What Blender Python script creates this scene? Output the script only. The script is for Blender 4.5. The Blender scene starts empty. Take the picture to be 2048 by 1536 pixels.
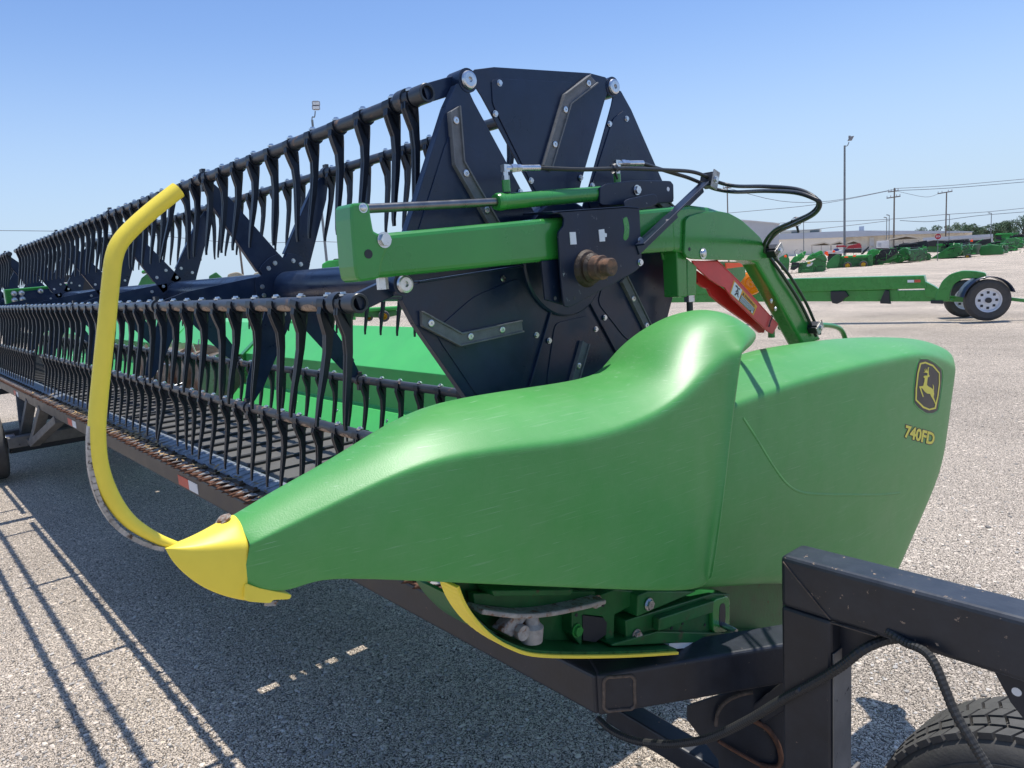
import bpy, bmesh, math, random
from mathutils import Vector as V, Matrix
from mathutils.bvhtree import BVHTree
random.seed(7)
sc = bpy.context.scene
COL = sc.collection
rad = math.radians

# ---------------------------------------------------------------- camera geometry
F, H = 1500.0, 1.83
CX = V((0.6543, 0.7534, -0.0658)); 
_N = V((-0.0674, -1, -233.6 / 1500.0)).normalized()
_A = V((-1304, -146, 1500.0)); _A = (_A - _A.dot(_N) * _N).normalized()
_X = -_A; _Z = _N; _Y = _Z.cross(_X)
R3 = Matrix((_X, _Y, _Z))            # image axes -> world
CAM = V((0, 0, H))
def ray(px, py): return R3 @ V((px - 1024, py - 768, F))
def onX(px, py, x):
    r = ray(px, py); return CAM + r * (x / r.x)
def onY(px, py, y):
    r = ray(px, py); return CAM + r * (y / r.y)
def onZ(px, py, z):
    r = ray(px, py); return CAM + r * ((z - H) / r.z)
def atD(px, py, d): return CAM + ray(px, py) * (d / F)

# ---------------------------------------------------------------- materials
def nd(nt, t, **k):
    n = nt.nodes.new(t)
    for a, b in k.items():
        if a in n.inputs: n.inputs[a].default_value = b
        else: setattr(n, a, b)
    return n
MATS = {}
def mat(name, col, rough=.5, metal=0, var=.15, vs=6, bump=0, bs=80, coat=0, dirt=None, dscale=9, dth=.62, dsoft=.1,
        scratch=0, emis=None, spec=.5, trans=0, island=0, rvar=.12, dside=.35, dust_sheen=0, dust_sheen_col=(.3,.29,.26)):
    m = bpy.data.materials.new(name); m.use_nodes = True
    nt = m.node_tree; L = nt.links.new
    b = nt.nodes['Principled BSDF']
    b.inputs['Metallic'].default_value = metal
    b.inputs['Coat Weight'].default_value = coat
    b.inputs['Coat Roughness'].default_value = .12
    b.inputs['Specular IOR Level'].default_value = spec
    b.inputs['Transmission Weight'].default_value = trans
    geo = nd(nt, 'ShaderNodeNewGeometry')
    n1 = nd(nt, 'ShaderNodeTexNoise', Scale=vs, Detail=6.0, Roughness=.6)
    L(geo.outputs['Position'], n1.inputs['Vector'])
    mx = nd(nt, 'ShaderNodeMix', data_type='RGBA', blend_type='MULTIPLY')
    mx.inputs[0].default_value = 1
    mx.inputs[6].default_value = (*col, 1)
    r = nd(nt, 'ShaderNodeMapRange'); r.inputs[1].default_value = .3; r.inputs[2].default_value = .7
    r.inputs[3].default_value = 1 - var; r.inputs[4].default_value = 1 + var
    L(n1.outputs['Fac'], r.inputs[0]); L(r.outputs[0], mx.inputs[7])
    out = mx.outputs[2]
    if island:
        mi = nd(nt, 'ShaderNodeMix', data_type='RGBA', blend_type='MULTIPLY'); mi.inputs[0].default_value = 1
        ri = nd(nt, 'ShaderNodeMapRange'); ri.inputs[3].default_value = 1 - island; ri.inputs[4].default_value = 1 + island
        L(geo.outputs['Random Per Island'], ri.inputs[0]); L(out, mi.inputs[6]); L(ri.outputs[0], mi.inputs[7]); out = mi.outputs[2]
    if scratch:
        mp = nd(nt, 'ShaderNodeMapping'); mp.inputs['Rotation'].default_value = (rad(-14), 0, 0)
        mp.inputs['Scale'].default_value = (50, 8, 420)
        L(geo.outputs['Position'], mp.inputs['Vector'])
        ns = nd(nt, 'ShaderNodeTexNoise', Scale=1.0, Detail=3.0, Roughness=.6); L(mp.outputs[0], ns.inputs['Vector'])
        rs = nd(nt, 'ShaderNodeMapRange'); rs.inputs[1].default_value = .60; rs.inputs[2].default_value = .82; rs.inputs[4].default_value = scratch
        L(ns.outputs['Fac'], rs.inputs[0])
        mp2 = nd(nt, 'ShaderNodeMapping'); mp2.inputs['Rotation'].default_value = (rad(38), 0, 0); mp2.inputs['Scale'].default_value = (60, 9, 420)
        L(geo.outputs['Position'], mp2.inputs['Vector'])
        ns2 = nd(nt, 'ShaderNodeTexNoise', Scale=1.0, Detail=2.0, Roughness=.5); L(mp2.outputs[0], ns2.inputs['Vector'])
        rs2 = nd(nt, 'ShaderNodeMapRange'); rs2.inputs[1].default_value = .70; rs2.inputs[2].default_value = .76; rs2.inputs[4].default_value = scratch * 1.2
        L(ns2.outputs['Fac'], rs2.inputs[0])
        ad = nd(nt, 'ShaderNodeMath', operation='MAXIMUM'); L(rs.outputs[0], ad.inputs[0]); L(rs2.outputs[0], ad.inputs[1])
        m3 = nd(nt, 'ShaderNodeMix', data_type='RGBA'); L(ad.outputs[0], m3.inputs[0]); L(out, m3.inputs[6])
        m3.inputs[7].default_value = (.42, .6, .42, 1); out = m3.outputs[2]
    if dust_sheen:  # overlay by facing: dust, and on some materials painted sky sheen
        sx = nd(nt, 'ShaderNodeSeparateXYZ'); L(geo.outputs['Normal'], sx.inputs[0])
        rd = nd(nt, 'ShaderNodeMapRange'); rd.inputs[1].default_value = -.2; rd.inputs[2].default_value = 1; rd.inputs[3].default_value = dust_sheen * dside; rd.inputs[4].default_value = dust_sheen
        L(sx.outputs[2], rd.inputs[0])
        nn = nd(nt, 'ShaderNodeTexNoise', Scale=14.0, Detail=8.0, Roughness=.7); L(geo.outputs['Position'], nn.inputs['Vector'])
        mm = nd(nt, 'ShaderNodeMath', operation='MULTIPLY'); L(rd.outputs[0], mm.inputs[0]); L(nn.outputs['Fac'], mm.inputs[1])
        m5 = nd(nt, 'ShaderNodeMix', data_type='RGBA'); L(mm.outputs[0], m5.inputs[0]); L(out, m5.inputs[6]); m5.inputs[7].default_value = (*dust_sheen_col, 1); out = m5.outputs[2]
    rbase = nd(nt, 'ShaderNodeMapRange'); rbase.inputs[3].default_value = max(.03, rough - rvar); rbase.inputs[4].default_value = min(1, rough + rvar)
    L(n1.outputs['Fac'], rbase.inputs[0]); rout = rbase.outputs[0]
    if dirt:
        n2 = nd(nt, 'ShaderNodeTexNoise', Scale=dscale, Detail=10.0, Roughness=.7); L(geo.outputs['Position'], n2.inputs['Vector'])
        r2 = nd(nt, 'ShaderNodeMapRange'); r2.inputs[1].default_value = dth; r2.inputs[2].default_value = dth + dsoft
        L(n2.outputs['Fac'], r2.inputs[0])
        m4 = nd(nt, 'ShaderNodeMix', data_type='RGBA'); L(r2.outputs[0], m4.inputs[0]); L(out, m4.inputs[6]); m4.inputs[7].default_value = (*dirt, 1); out = m4.outputs[2]
        m6 = nd(nt, 'ShaderNodeMix', data_type='FLOAT'); L(r2.outputs[0], m6.inputs[0]); L(rout, m6.inputs[2]); m6.inputs[3].default_value = .85; rout = m6.outputs[0]
    L(out, b.inputs['Base Color']); L(rout, b.inputs['Roughness'])
    if bump:
        nb = nd(nt, 'ShaderNodeTexNoise', Scale=bs, Detail=4.0); L(geo.outputs['Position'], nb.inputs['Vector'])
        bp = nd(nt, 'ShaderNodeBump', Strength=bump, Distance=.004); L(nb.outputs['Fac'], bp.inputs['Height']); L(bp.outputs[0], b.inputs['Normal'])
    if emis:
        b.inputs['Emission Color'].default_value = (*emis[0], 1); b.inputs['Emission Strength'].default_value = emis[1]
    MATS[name] = m; return m

mat('green_paint', (.024, .255, .034), .28, coat=.35, var=.10, vs=5, dust_sheen=.16, dust_sheen_col=(.32,.38,.28), bump=.03, bs=60)
mat('green_plastic', (.040, .310, .046), .43, dirt=(.34, .50, .32), dscale=150, dth=.735, dsoft=.03, var=.07, vs=2.5, scratch=.30, bump=.08, bs=420, dust_sheen=.20, dust_sheen_col=(.46,.58,.38), spec=.6, dside=1.05)  # pale side layer: some dust, plus haze lifting the shade in the colour
mat('green_sheet', (.070, .56, .12), .36, coat=.1, var=.08, vs=4, dust_sheen=.18, dust_sheen_col=(.3,.5,.3))
mat('green_far', (.022, .19, .038), .40, var=.25, vs=1.5, dust_sheen=.2)
mat('green_shaded_far', (.010, .085, .020), .5, var=.35, vs=2)  # darker copy of the far green: underside shade put into the colour
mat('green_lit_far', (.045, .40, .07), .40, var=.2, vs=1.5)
mat('navy_paint', (.0085, .021, .056), .30, coat=.12, var=.3, vs=7, dirt=(.030, .046, .082), dscale=5, dth=.50, dsoft=.3, dust_sheen=.03, dust_sheen_col=(.3,.32,.36), bump=.03, spec=.38)
mat('bracket_paint', (.007, .015, .038), .36, spec=.4, var=.25, vs=7, dirt=(.26, .26, .27), dscale=34, dth=.625, dsoft=.04, bump=.05)
mat('tine_plastic', (.0055, .0100, .0205), .40, var=.2, vs=30, dust_sheen=.06, bump=.06, bs=300)
mat('tube_paint', (.022, .028, .038), .36, var=.3, vs=16, dirt=(.27, .17, .11), dscale=19, dth=.575, dsoft=.10, dust_sheen=.2, dust_sheen_col=(.25,.27,.3))
mat('worn_rust', (.34, .25, .185), .7, var=.35, vs=60, dirt=(.10, .055, .03), dscale=70, dth=.53, dsoft=.1, bump=.2)
mat('wear_plastic', (.13, .135, .14), .55, var=.25, vs=40, dust_sheen=.35, dust_sheen_col=(.42,.42,.42), bump=.15, bs=200)
mat('green_shade_grime', (.010, .115, .026), .45, var=.3, vs=12, dirt=(.10, .07, .04), dscale=22, dth=.60, dsoft=.1, bump=.1)  # base darkened for the shade under the shield; brown flecks are grime
mat('yellow_paint', (.98, .77, .075), .42, var=.07, vs=8, dirt=(.50, .40, .16), dscale=38, dth=.685, dsoft=.05, dust_sheen=.08, bump=.03, spec=.4)
mat('zinc', (.62, .64, .66), .30, metal=1, var=.15, vs=60)
mat('chrome_rod', (.20, .20, .20), .30, metal=1, var=.2, vs=30)
mat('bare_steel', (.46, .44, .41), .5, metal=.6, var=.3, vs=40, dirt=(.10, .05, .02), dscale=60, dth=.54, dsoft=.08)
mat('drum_steel', (.42, .36, .30), .42, metal=.75, var=.35, vs=6, dirt=(.36, .12, .03), dscale=5, dth=.5, dsoft=.2)
mat('rust_dark', (.10, .06, .042), .7, var=.4, vs=50, dirt=(.23, .12, .07), dscale=30, dth=.5, bump=.5, bs=90)
mat('rust', (.13, .058, .032), .8, var=.45, vs=40, bump=.5, bs=120)
mat('rust_cast', (.36, .33, .29), .7, var=.3, vs=50, dirt=(.20, .08, .03), dscale=40, dth=.5, dsoft=.12, bump=.3)
mat('grease', (.045, .028, .018), .6, var=.4, vs=60, bump=.8, bs=90)
mat('ramp_metal', (.33, .37, .42), .42, metal=.4, var=.25, vs=10, dust_sheen=.2, dirt=(.06, .05, .045), dscale=14, dth=.60, dsoft=.12)
mat('belt_rubber', (.075, .073, .07), .75, var=.22, vs=5, dust_sheen=.4, dust_sheen_col=(.26,.25,.23), bump=.2, bs=150)
mat('slat_rubber', (.028, .028, .03), .6, var=.2, vs=12)
mat('trailer_black', (.008, .010, .016), .40, spec=.45, var=.35, vs=7, dirt=(.26, .19, .14), dscale=42, dth=.655, dsoft=.03, dust_sheen=.20, dust_sheen_col=(.22,.25,.30), bump=.08)  # bluish layer on upward faces is sky reflection painted in; tan chips are wear
mat('chipped_black', (.008, .010, .016), .38, spec=.5, var=.35, vs=7, dirt=(.34, .25, .18), dscale=40, dth=.625, dsoft=.02, dust_sheen=.24, dust_sheen_col=(.24,.28,.34), bump=.1)  # same painted sky reflection on upward faces, for the tongue beam
mat('trailer_dusty_lit', (.15, .14, .13), .6, var=.3, vs=9, dirt=(.02, .02, .022), dscale=40, dth=.60, dsoft=.08, dust_sheen=.2, bump=.1)
mat('weld_bead', (.12, .09, .07), .8, var=.4, vs=90, bump=.6, bs=160)
mat('red_paint', (.78, .045, .050), .40, var=.12, vs=10, coat=.1, dust_sheen=.12)
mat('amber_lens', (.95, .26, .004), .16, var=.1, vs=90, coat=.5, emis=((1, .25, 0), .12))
mat('orange_reflector', (.95, .085, .012), .3, var=.05, emis=((1, .08, .01), .18))  # slight glow put into the reflector colour; no lamp behind it
mat('white_paint', (.74, .74, .72), .45, var=.08, vs=8, dust_sheen=.15)
mat('white_tag', (.80, .82, .84), .5, var=.04)
mat('decal_black', (.022, .024, .030), .45, var=.1)
mat('decal_yellow', (.90, .78, .09), .45, var=.05)
mat('decal_orange', (.85, .36, .03), .5, var=.05)
mat('tape_red', (.62, .09, .055), .45, var=.15, vs=30)
mat('hose_rubber', (.018, .020, .021), .42, var=.3, vs=60, dust_sheen=.12, bump=.1)
mat('conduit_plastic', (.012, .013, .015), .5, var=.2, vs=40, dust_sheen=.15)
mat('tyre_rubber', (.040, .039, .038), .75, var=.3, vs=20, dust_sheen=.55, dust_sheen_col=(.22,.21,.2), bump=.25, bs=120)
mat('wheel_white', (.72, .73, .76), .4, var=.08, vs=12)
mat('wheel_yellow', (.55, .33, .02), .45, var=.15)
mat('pole_steel', (.20, .22, .23), .5, metal=.3, var=.2, vs=3)
mat('lamp_housing', (.24, .24, .25), .45, var=.2)
mat('lamp_glass', (.75, .76, .74), .15, var=.05)
mat('wood_pole', (.17, .14, .115), .85, var=.25, vs=3)
mat('wire_hazed', (.16, .18, .21), .5, var=.1)  # greyed from black: distance haze put into the wire colour
mat('beige_wall', (.82, .75, .64), .8, var=.06, vs=.3)  # lightened base: distance haze put into the wall colour
mat('grey_roof', (.46, .50, .56), .5, var=.08, vs=.2)
mat('grey_wall', (.46, .47, .49), .7, var=.08, vs=.3)
mat('dark_glass', (.10, .13, .14), .2, var=.3, vs=.5)
mat('tan_roof', (.62, .55, .44), .7, var=.08, vs=.8)
mat('post_brown', (.16, .09, .07), .7, var=.2)
mat('red_far', (.35, .02, .03), .5, var=.25, vs=1)
mat('blue_far', (.03, .06, .22), .5, var=.2)
mat('white_far', (.66, .66, .66), .5, var=.15, vs=.7)
mat('dark_far', (.02, .022, .025), .6, var=.3, vs=2)
mat('tan_far', (.50, .42, .30), .6, var=.25, vs=1.2)
mat('sign_red', (.42, .012, .03), .5, var=.05)
mat('trunk_bark', (.10, .08, .06), .9, var=.3)
mat('foliage_dark', (.085, .140, .075), .8, var=.35, vs=1.2, island=.45)  # both foliage greens lightened: distance haze put into the leaf colour
mat('foliage_pale', (.125, .185, .095), .8, var=.35, vs=1.2, island=.45)
mat('straw', (.42, .28, .13), .8, var=.4, vs=50, island=.5)
mat('stone', (.40, .37, .335), .85, var=.2, vs=40, island=.6, bump=.3, bs=90)

def gravel():
    m = bpy.data.materials.new('gravel'); m.use_nodes = True
    nt = m.node_tree; L = nt.links.new; b = nt.nodes['Principled BSDF']
    geo = nd(nt, 'ShaderNodeNewGeometry')
    nw = nd(nt, 'ShaderNodeTexNoise', Scale=30.0, Detail=2.0); L(geo.outputs['Position'], nw.inputs['Vector'])
    wm = nd(nt, 'ShaderNodeMix', data_type='RGBA', blend_type='LINEAR_LIGHT'); wm.inputs[0].default_value = .012
    L(geo.outputs['Position'], wm.inputs[6]); L(nw.outputs['Color'], wm.inputs[7])
    outs = []; heights = []
    for sc_, w in ((165., .5), (95., .9), (42., 1.5)):
        v = nd(nt, 'ShaderNodeTexVoronoi', Scale=sc_); L(wm.outputs[2], v.inputs['Vector'])
        rp = nd(nt, 'ShaderNodeValToRGB'); e = rp.color_ramp
        e.elements[0].position = 0; e.elements[0].color = (.40, .355, .30, 1)
        e.elements[1].position = 1; e.elements[1].color = (.84, .76, .66, 1)
        for p, c in ((.25, (.58, .515, .44)), (.5, (.68, .60, .51)), (.72, (.60, .545, .48)), (.86, (.76, .675, .58))):
            x = e.elements.new(p); x.color = (*c, 1)
        sp = nd(nt, 'ShaderNodeSeparateColor'); L(v.outputs['Color'], sp.inputs[0]); L(sp.outputs[0], rp.inputs[0])
        outs.append((rp.outputs[0], sp.outputs[1]))
        hh = nd(nt, 'ShaderNodeMapRange'); hh.inputs[1].default_value = 0; hh.inputs[2].default_value = .75; hh.inputs[3].default_value = w; hh.inputs[4].default_value = 0
        L(v.outputs['Distance'], hh.inputs[0]); heights.append(hh.outputs[0])
    # larger stones show only where their random value is high
    def sel(src, th):
        r = nd(nt, 'ShaderNodeMath', operation='GREATER_THAN'); r.inputs[1].default_value = th; L(src, r.inputs[0]); return r.outputs[0]
    s1 = sel(outs[1][1], .66); s2 = sel(outs[2][1], .965)
    m1 = nd(nt, 'ShaderNodeMix', data_type='RGBA'); L(s1, m1.inputs[0]); L(outs[0][0], m1.inputs[6]); L(outs[1][0], m1.inputs[7])
    m2 = nd(nt, 'ShaderNodeMix', data_type='RGBA'); L(s2, m2.inputs[0]); L(m1.outputs[2], m2.inputs[6]); L(outs[2][0], m2.inputs[7])
    h1 = nd(nt, 'ShaderNodeMix', data_type='FLOAT'); L(s1, h1.inputs[0]); L(heights[0], h1.inputs[2]); L(heights[1], h1.inputs[3])
    h2 = nd(nt, 'ShaderNodeMix', data_type='FLOAT'); L(s2, h2.inputs[0]); L(h1.outputs[0], h2.inputs[2]); L(heights[2], h2.inputs[3])
    big = nd(nt, 'ShaderNodeTexNoise', Scale=.55, Detail=5.0, Roughness=.6); L(geo.outputs['Position'], big.inputs['Vector'])
    mp = nd(nt, 'ShaderNodeMapping'); mp.inputs['Rotation'].default_value = (0, 0, rad(24)); mp.inputs['Scale'].default_value = (.10, .9, 1)
    L(geo.outputs['Position'], mp.inputs['Vector'])
    trk = nd(nt, 'ShaderNodeTexNoise', Scale=.6, Detail=4.0, Roughness=.55); L(mp.outputs[0], trk.inputs['Vector'])
    sm = nd(nt, 'ShaderNodeMath', operation='ADD'); L(big.outputs['Fac'], sm.inputs[0]); L(trk.outputs['Fac'], sm.inputs[1])
    br = nd(nt, 'ShaderNodeMapRange'); br.inputs[1].default_value = .7; br.inputs[2].default_value = 1.3; br.inputs[3].default_value = .80; br.inputs[4].default_value = 1.36
    L(sm.outputs[0], br.inputs[0])
    mul = nd(nt, 'ShaderNodeMix', data_type='RGBA', blend_type='MULTIPLY'); mul.inputs[0].default_value = 1
    L(m2.outputs[2], mul.inputs[6]); L(br.outputs[0], mul.inputs[7])
    # crevices: shade between the stones darkened into the colour
    cr = nd(nt, 'ShaderNodeMapRange'); cr.inputs[1].default_value = .05; cr.inputs[2].default_value = .22; cr.inputs[3].default_value = .14; cr.inputs[4].default_value = 1.06
    L(h2.outputs[0], cr.inputs[0])
    mul2 = nd(nt, 'ShaderNodeMix', data_type='RGBA', blend_type='MULTIPLY'); mul2.inputs[0].default_value = 1
    L(mul.outputs[2], mul2.inputs[6]); L(cr.outputs[0], mul2.inputs[7])
    wmx = nd(nt, 'ShaderNodeMix', data_type='RGBA', blend_type='MULTIPLY'); wmx.inputs[0].default_value = 1; wmx.inputs[7].default_value = (1.035, .985, .93, 1); L(mul2.outputs[2], wmx.inputs[6])
    L(wmx.outputs[2], b.inputs['Base Color'])
    b.inputs['Roughness'].default_value = .85; b.inputs['Specular IOR Level'].default_value = .25
    bp = nd(nt, 'ShaderNodeBump', Strength=1.0, Distance=.012); L(h2.outputs[0], bp.inputs['Height']); L(bp.outputs[0], b.inputs['Normal'])
    MATS['gravel'] = m
gravel()

# ---------------------------------------------------------------- mesh building
class MB:
    def __init__(s): s.v = []; s.f = []; s.m = []; s.sm = []
    def add(s, vs, fs, mi=0, smooth=False):
        o = len(s.v); s.v += [V(p) for p in vs]
        for f in fs: s.f.append([i + o for i in f]); s.m.append(mi); s.sm.append(smooth)
        return s
    def prism(s, poly, ext, mi=0):
        ext = V(ext); n = len(poly); vs = [V(p) for p in poly] + [V(p) + ext for p in poly]
        nrm = V((0, 0, 0))
        for i in range(n):
            nrm += V(poly[i]).cross(V(poly[(i + 1) % n]))
        fs = [list(range(n)), list(range(2 * n - 1, n - 1, -1))] + [[i, i + n, (i + 1) % n + n, (i + 1) % n] for i in range(n)]
        if nrm.dot(ext) > 0: fs = [f[::-1] for f in fs]
        return s.add(vs, fs, mi)
    def box(s, c, d, ax=None, mi=0):
        c = V(c); X, Y, Z = ax or (V((1, 0, 0)), V((0, 1, 0)), V((0, 0, 1)))
        vs = [c + X * d[0] * i / 2 + Y * d[1] * j / 2 + Z * d[2] * k / 2 for i in (-1, 1) for j in (-1, 1) for k in (-1, 1)]
        return s.add(vs, [[0, 1, 3, 2], [4, 6, 7, 5], [0, 4, 5, 1], [2, 3, 7, 6], [0, 2, 6, 4], [1, 5, 7, 3]], mi)
    def bx(s, x0, x1, y0, y1, z0, z1, mi=0):
        return s.box(((x0 + x1) / 2, (y0 + y1) / 2, (z0 + z1) / 2), (abs(x1 - x0), abs(y1 - y0), abs(z1 - z0)), None, mi)
    def bar(s, a, b, w, h, up=(0, 0, 1), mi=0):
        a, b = V(a), V(b); d = b - a; l = d.length; d = d / l
        y = V(up).cross(d)
        if y.length < 1e-4: y = V((0, 1, 0)).cross(d)
        y.normalize(); z = d.cross(y)
        return s.box((a + b) / 2, (l, w, h), (d, y, z), mi)
    def ring(s, c, d, r, n, u=None):
        d = V(d).normalized(); u = u or (V((0, 0, 1)) if abs(d.z) < .9 else V((0, 1, 0)))
        x = d.cross(u).normalized(); y = d.cross(x)
        return [V(c) + x * r * math.cos(2 * math.pi * i / n) + y * r * math.sin(2 * math.pi * i / n) for i in range(n)]
    def cyl(s, a, b, r0, r1=None, n=20, mi=0, caps=True, smooth=True):
        a, b = V(a), V(b); r1 = r0 if r1 is None else r1; d = b - a
        A = s.ring(a, d, r0, n); B = s.ring(b, d, r1, n)
        s.add(A + B, [[i, i + n, (i + 1) % n + n, (i + 1) % n] for i in range(n)], mi, smooth)
        if caps: s.add(A, [list(range(n))], mi); s.add(B, [list(range(n))[::-1]], mi)
        return s
    def lathe(s, c, d, prof, n=24, mi=0, smooth=True):   # prof: (axial, radius)
        c = V(c); d = V(d).normalized()
        rs = [s.ring(c + d * a, d, r, n) for a, r in prof]
        for k in range(len(rs) - 1):
            s.add(rs[k] + rs[k + 1], [[i, i + n, (i + 1) % n + n, (i + 1) % n] for i in range(n)], mi, smooth)
        return s
    def tube(s, pts, r, n=10, mi=0, sub=6, caps=True):
        pts = [V(p) for p in pts]
        if sub > 1 and len(pts) > 2: pts = spline(pts, sub)
        rs = r if isinstance(r, (list, tuple)) else None; fr_ = r if callable(r) else None
        prev = None; rings = []
        for i, p in enumerate(pts):
            d = (pts[min(i + 1, len(pts) - 1)] - pts[max(i - 1, 0)]).normalized()
            u = prev if prev is not None else (V((0, 0, 1)) if abs(d.z) < .9 else V((0, 1, 0)))
            x = d.cross(u).normalized(); y = x.cross(d).normalized(); prev = y
            rr = fr_(i / (len(pts) - 1)) if fr_ else r if rs is None else rs[0] + (rs[1] - rs[0]) * i / (len(pts) - 1)
            rings.append([p + x * rr * math.cos(2 * math.pi * k / n) + y * rr * math.sin(2 * math.pi * k / n) for k in range(n)])
        for k in range(len(rings) - 1):
            s.add(rings[k] + rings[k + 1], [[i, (i + 1) % n, (i + 1) % n + n, i + n] for i in range(n)], mi, True)
        if caps: s.add(rings[0], [list(range(n))[::-1]], mi); s.add(rings[-1], [list(range(n))], mi)
        return s
    def grid(s, rows, mi=0, smooth=True, close=False, flip=False):
        n = len(rows[0]); vs = [p for r in rows for p in r]; fs = []
        for i in range(len(rows) - 1):
            for j in range(n if close else n - 1):
                q = [i * n + j, i * n + (j + 1) % n, (i + 1) * n + (j + 1) % n, (i + 1) * n + j]
                fs.append(q[::-1] if flip else q)
        return s.add(vs, fs, mi, smooth)
    def build(s, name, mats, parent=None, bevel=0, sub=0, loc=None, local=False, seg=2, fix=False):
        me = bpy.data.meshes.new(name)
        off = V((0, 0, 0))
        if loc is not None: off = V(loc)
        if parent is not None and not local: off = off + wloc(parent)
        me.from_pydata([tuple(v - off) for v in s.v], [], s.f)
        if isinstance(mats, str): mats = [mats]
        for x in mats: me.materials.append(MATS[x])
        for p, mi, sm in zip(me.polygons, s.m, s.sm): p.material_index = mi; p.use_smooth = sm
        if fix:
            b = bmesh.new(); b.from_mesh(me); bmesh.ops.remove_doubles(b, verts=b.verts, dist=1e-5)
            bmesh.ops.recalc_face_normals(b, faces=b.faces); b.to_mesh(me); b.free()
        o = bpy.data.objects.new(name, me); COL.objects.link(o)
        if loc is not None: o.location = V(loc)
        if parent is not None: o.parent = parent
        if sub:
            md = o.modifiers.new('s', 'SUBSURF'); md.levels = md.render_levels = sub
        if bevel:
            md = o.modifiers.new('b', 'BEVEL'); md.width = bevel; md.segments = seg; md.limit_method = 'ANGLE'; md.angle_limit = rad(40)
            md.use_clamp_overlap = True
        return o
def spline(p, sub):
    out = []
    for i in range(len(p) - 1):
        a, b = p[max(i - 1, 0)], p[i]; c, d = p[i + 1], p[min(i + 2, len(p) - 1)]
        for k in range(sub):
            t = k / sub
            out.append(.5 * ((2 * b) + (c - a) * t + (2 * a - 5 * b + 4 * c - d) * t * t + (3 * b - 3 * c + d - a) * t ** 3))
    out.append(p[-1]); return out
def wloc(o):
    l = V((0, 0, 0))
    while o is not None: l += o.location; o = o.parent
    return l
def thing(name, label, cat, loc=(0, 0, 0), rz=0, group=None):
    o = bpy.data.objects.new(name, None); o.empty_display_size = .2; COL.objects.link(o)
    o.location = loc; o.rotation_euler = (0, 0, rz); tag(o, label, cat, group); return o
def tag(o, label, cat, group=None):
    o['label'] = label; o['category'] = cat
    if group: o['group'] = group
    return o
def struct(o): o['kind'] = 'structure'; return o
def stuff(o): o['kind'] = 'stuff'; return o
def pX(pts, x): return [onX(a, b, x) for a, b in pts]
def z(off, s): return lambda *pts: [(off[0] + a * s, off[1] + b * s) for a, b in pts]
ZA = z((640, 100), .37109); ZB = z((640, 340), .37109); ZC = z((1340, 240), .34570)
ZD = z((800, 1050), .390625); ZE = z((1150, 330), .25391); ZF = z((1400, 960), .375)
def plate(mb, pts, x0, x1, mi=0): # a plate in a plane across the header: outline seen at x1, thickness to x0
    return mb.prism(pX(pts, x1), (x0 - x1, 0, 0), mi)
BOLTS = {}
def bolt(p, r, parent, name='bolt', d=(1, 0, 0), m='zinc', kind='hex'):
    key = (round(r, 4), m, kind, tuple(d))
    if key not in BOLTS:
        mb = MB(); dv = V(d)
        mb.cyl((0, 0, 0), dv * r * .18, r * 1.25, n=20)
        if kind == 'hex': mb.cyl(dv * r * .18, dv * r * .75, r, r * .97, n=6, smooth=False)
        elif kind == 'cap':
            mb.lathe((0, 0, 0), dv, [(r * .18, r * 1.25), (r * .45, r * 1.15), (r * .52, r * .9), (r * .52, r * .38), (r * .2, r * .36), (r * .2, .0001)], n=20)
        else: mb.lathe((0, 0, 0), dv, [(r * .1, r), (r * .45, r * .85), (r * .65, r * .45), (r * .68, .0001)], n=16)
        me = bpy.data.meshes.new(name); me.from_pydata([tuple(v) for v in mb.v], [], mb.f); me.materials.append(MATS[m])
        for q, s_ in zip(me.polygons, mb.sm): q.use_smooth = s_
        BOLTS[key] = me
    o = bpy.data.objects.new(name, BOLTS[key]); COL.objects.link(o); o.parent = parent
    o.location = V(p) - wloc(parent); return o

# ================================================================ COMBINE HEADER
RY, RZ = 1.302, 1.61 + .2          # reel axis
RR = .50
BASE = 3.9
HY, HZ = 1.405, 1.643 + .2         # centre of the end plates (eccentric)
header = thing('combine_header', 'green combine header with black finger reel and yellow divider rod, filling the foreground', 'combine header', (-7.4, 1.4, .78))
def pol(c, r, a): return (c[0] + r * math.cos(rad(a)), c[1] + r * math.sin(rad(a)))
ANG = [BASE + 60 * k for k in range(6)]
TUBES = [pol((RY, RZ), RR, a) for a in ANG]

# ---- moulded end divider (front half of the end shield)
def loft(sts):
    rows = []
    for s in sts:
        xi, xo = s['x']
        T, R_, B = onX(*s['T'], xi), onX(*s['R'], xo), onX(*s['B'], xo - s.get('bi', .012))
        w = (T - R_).length
        M = (T + R_) / 2 + V((w * .06, 0, w * s.get('bu', .10)))
        ss = s.get('S')
        if ss: S = [onX(a, b, xo + e) for a, b, e in ss]
        else: bl = min(1, (R_ - B).length / .12); S = [R_.lerp(B, .33) + V((.005 * bl, 0, 0)), R_.lerp(B, .68) + V((.005 * bl, 0, 0))]
        hh = T.z - B.z; lo = min(.22, hh * .6); cf = min(1, hh / .2)
        i1, i0 = (V((-.02 * cf, .0, -lo)), V((-.018 * cf, .0, -.035 * cf))) if not s.get('lip') else (V((-.13, -.06, -.03)), V((-.035, -.012, -.008)))
        rows.append([T + i1, T + i0, T, M, R_.lerp(M, s.get('rl', .22)), R_, R_.lerp(S[0], s.get('rd', .14)), S[0], S[1], B.lerp(S[1], .1), B, B + V((-.045 * cf, 0, .004 * cf)), B + V((-.05 * cf, 0, .05 * cf))])
    return rows
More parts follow.
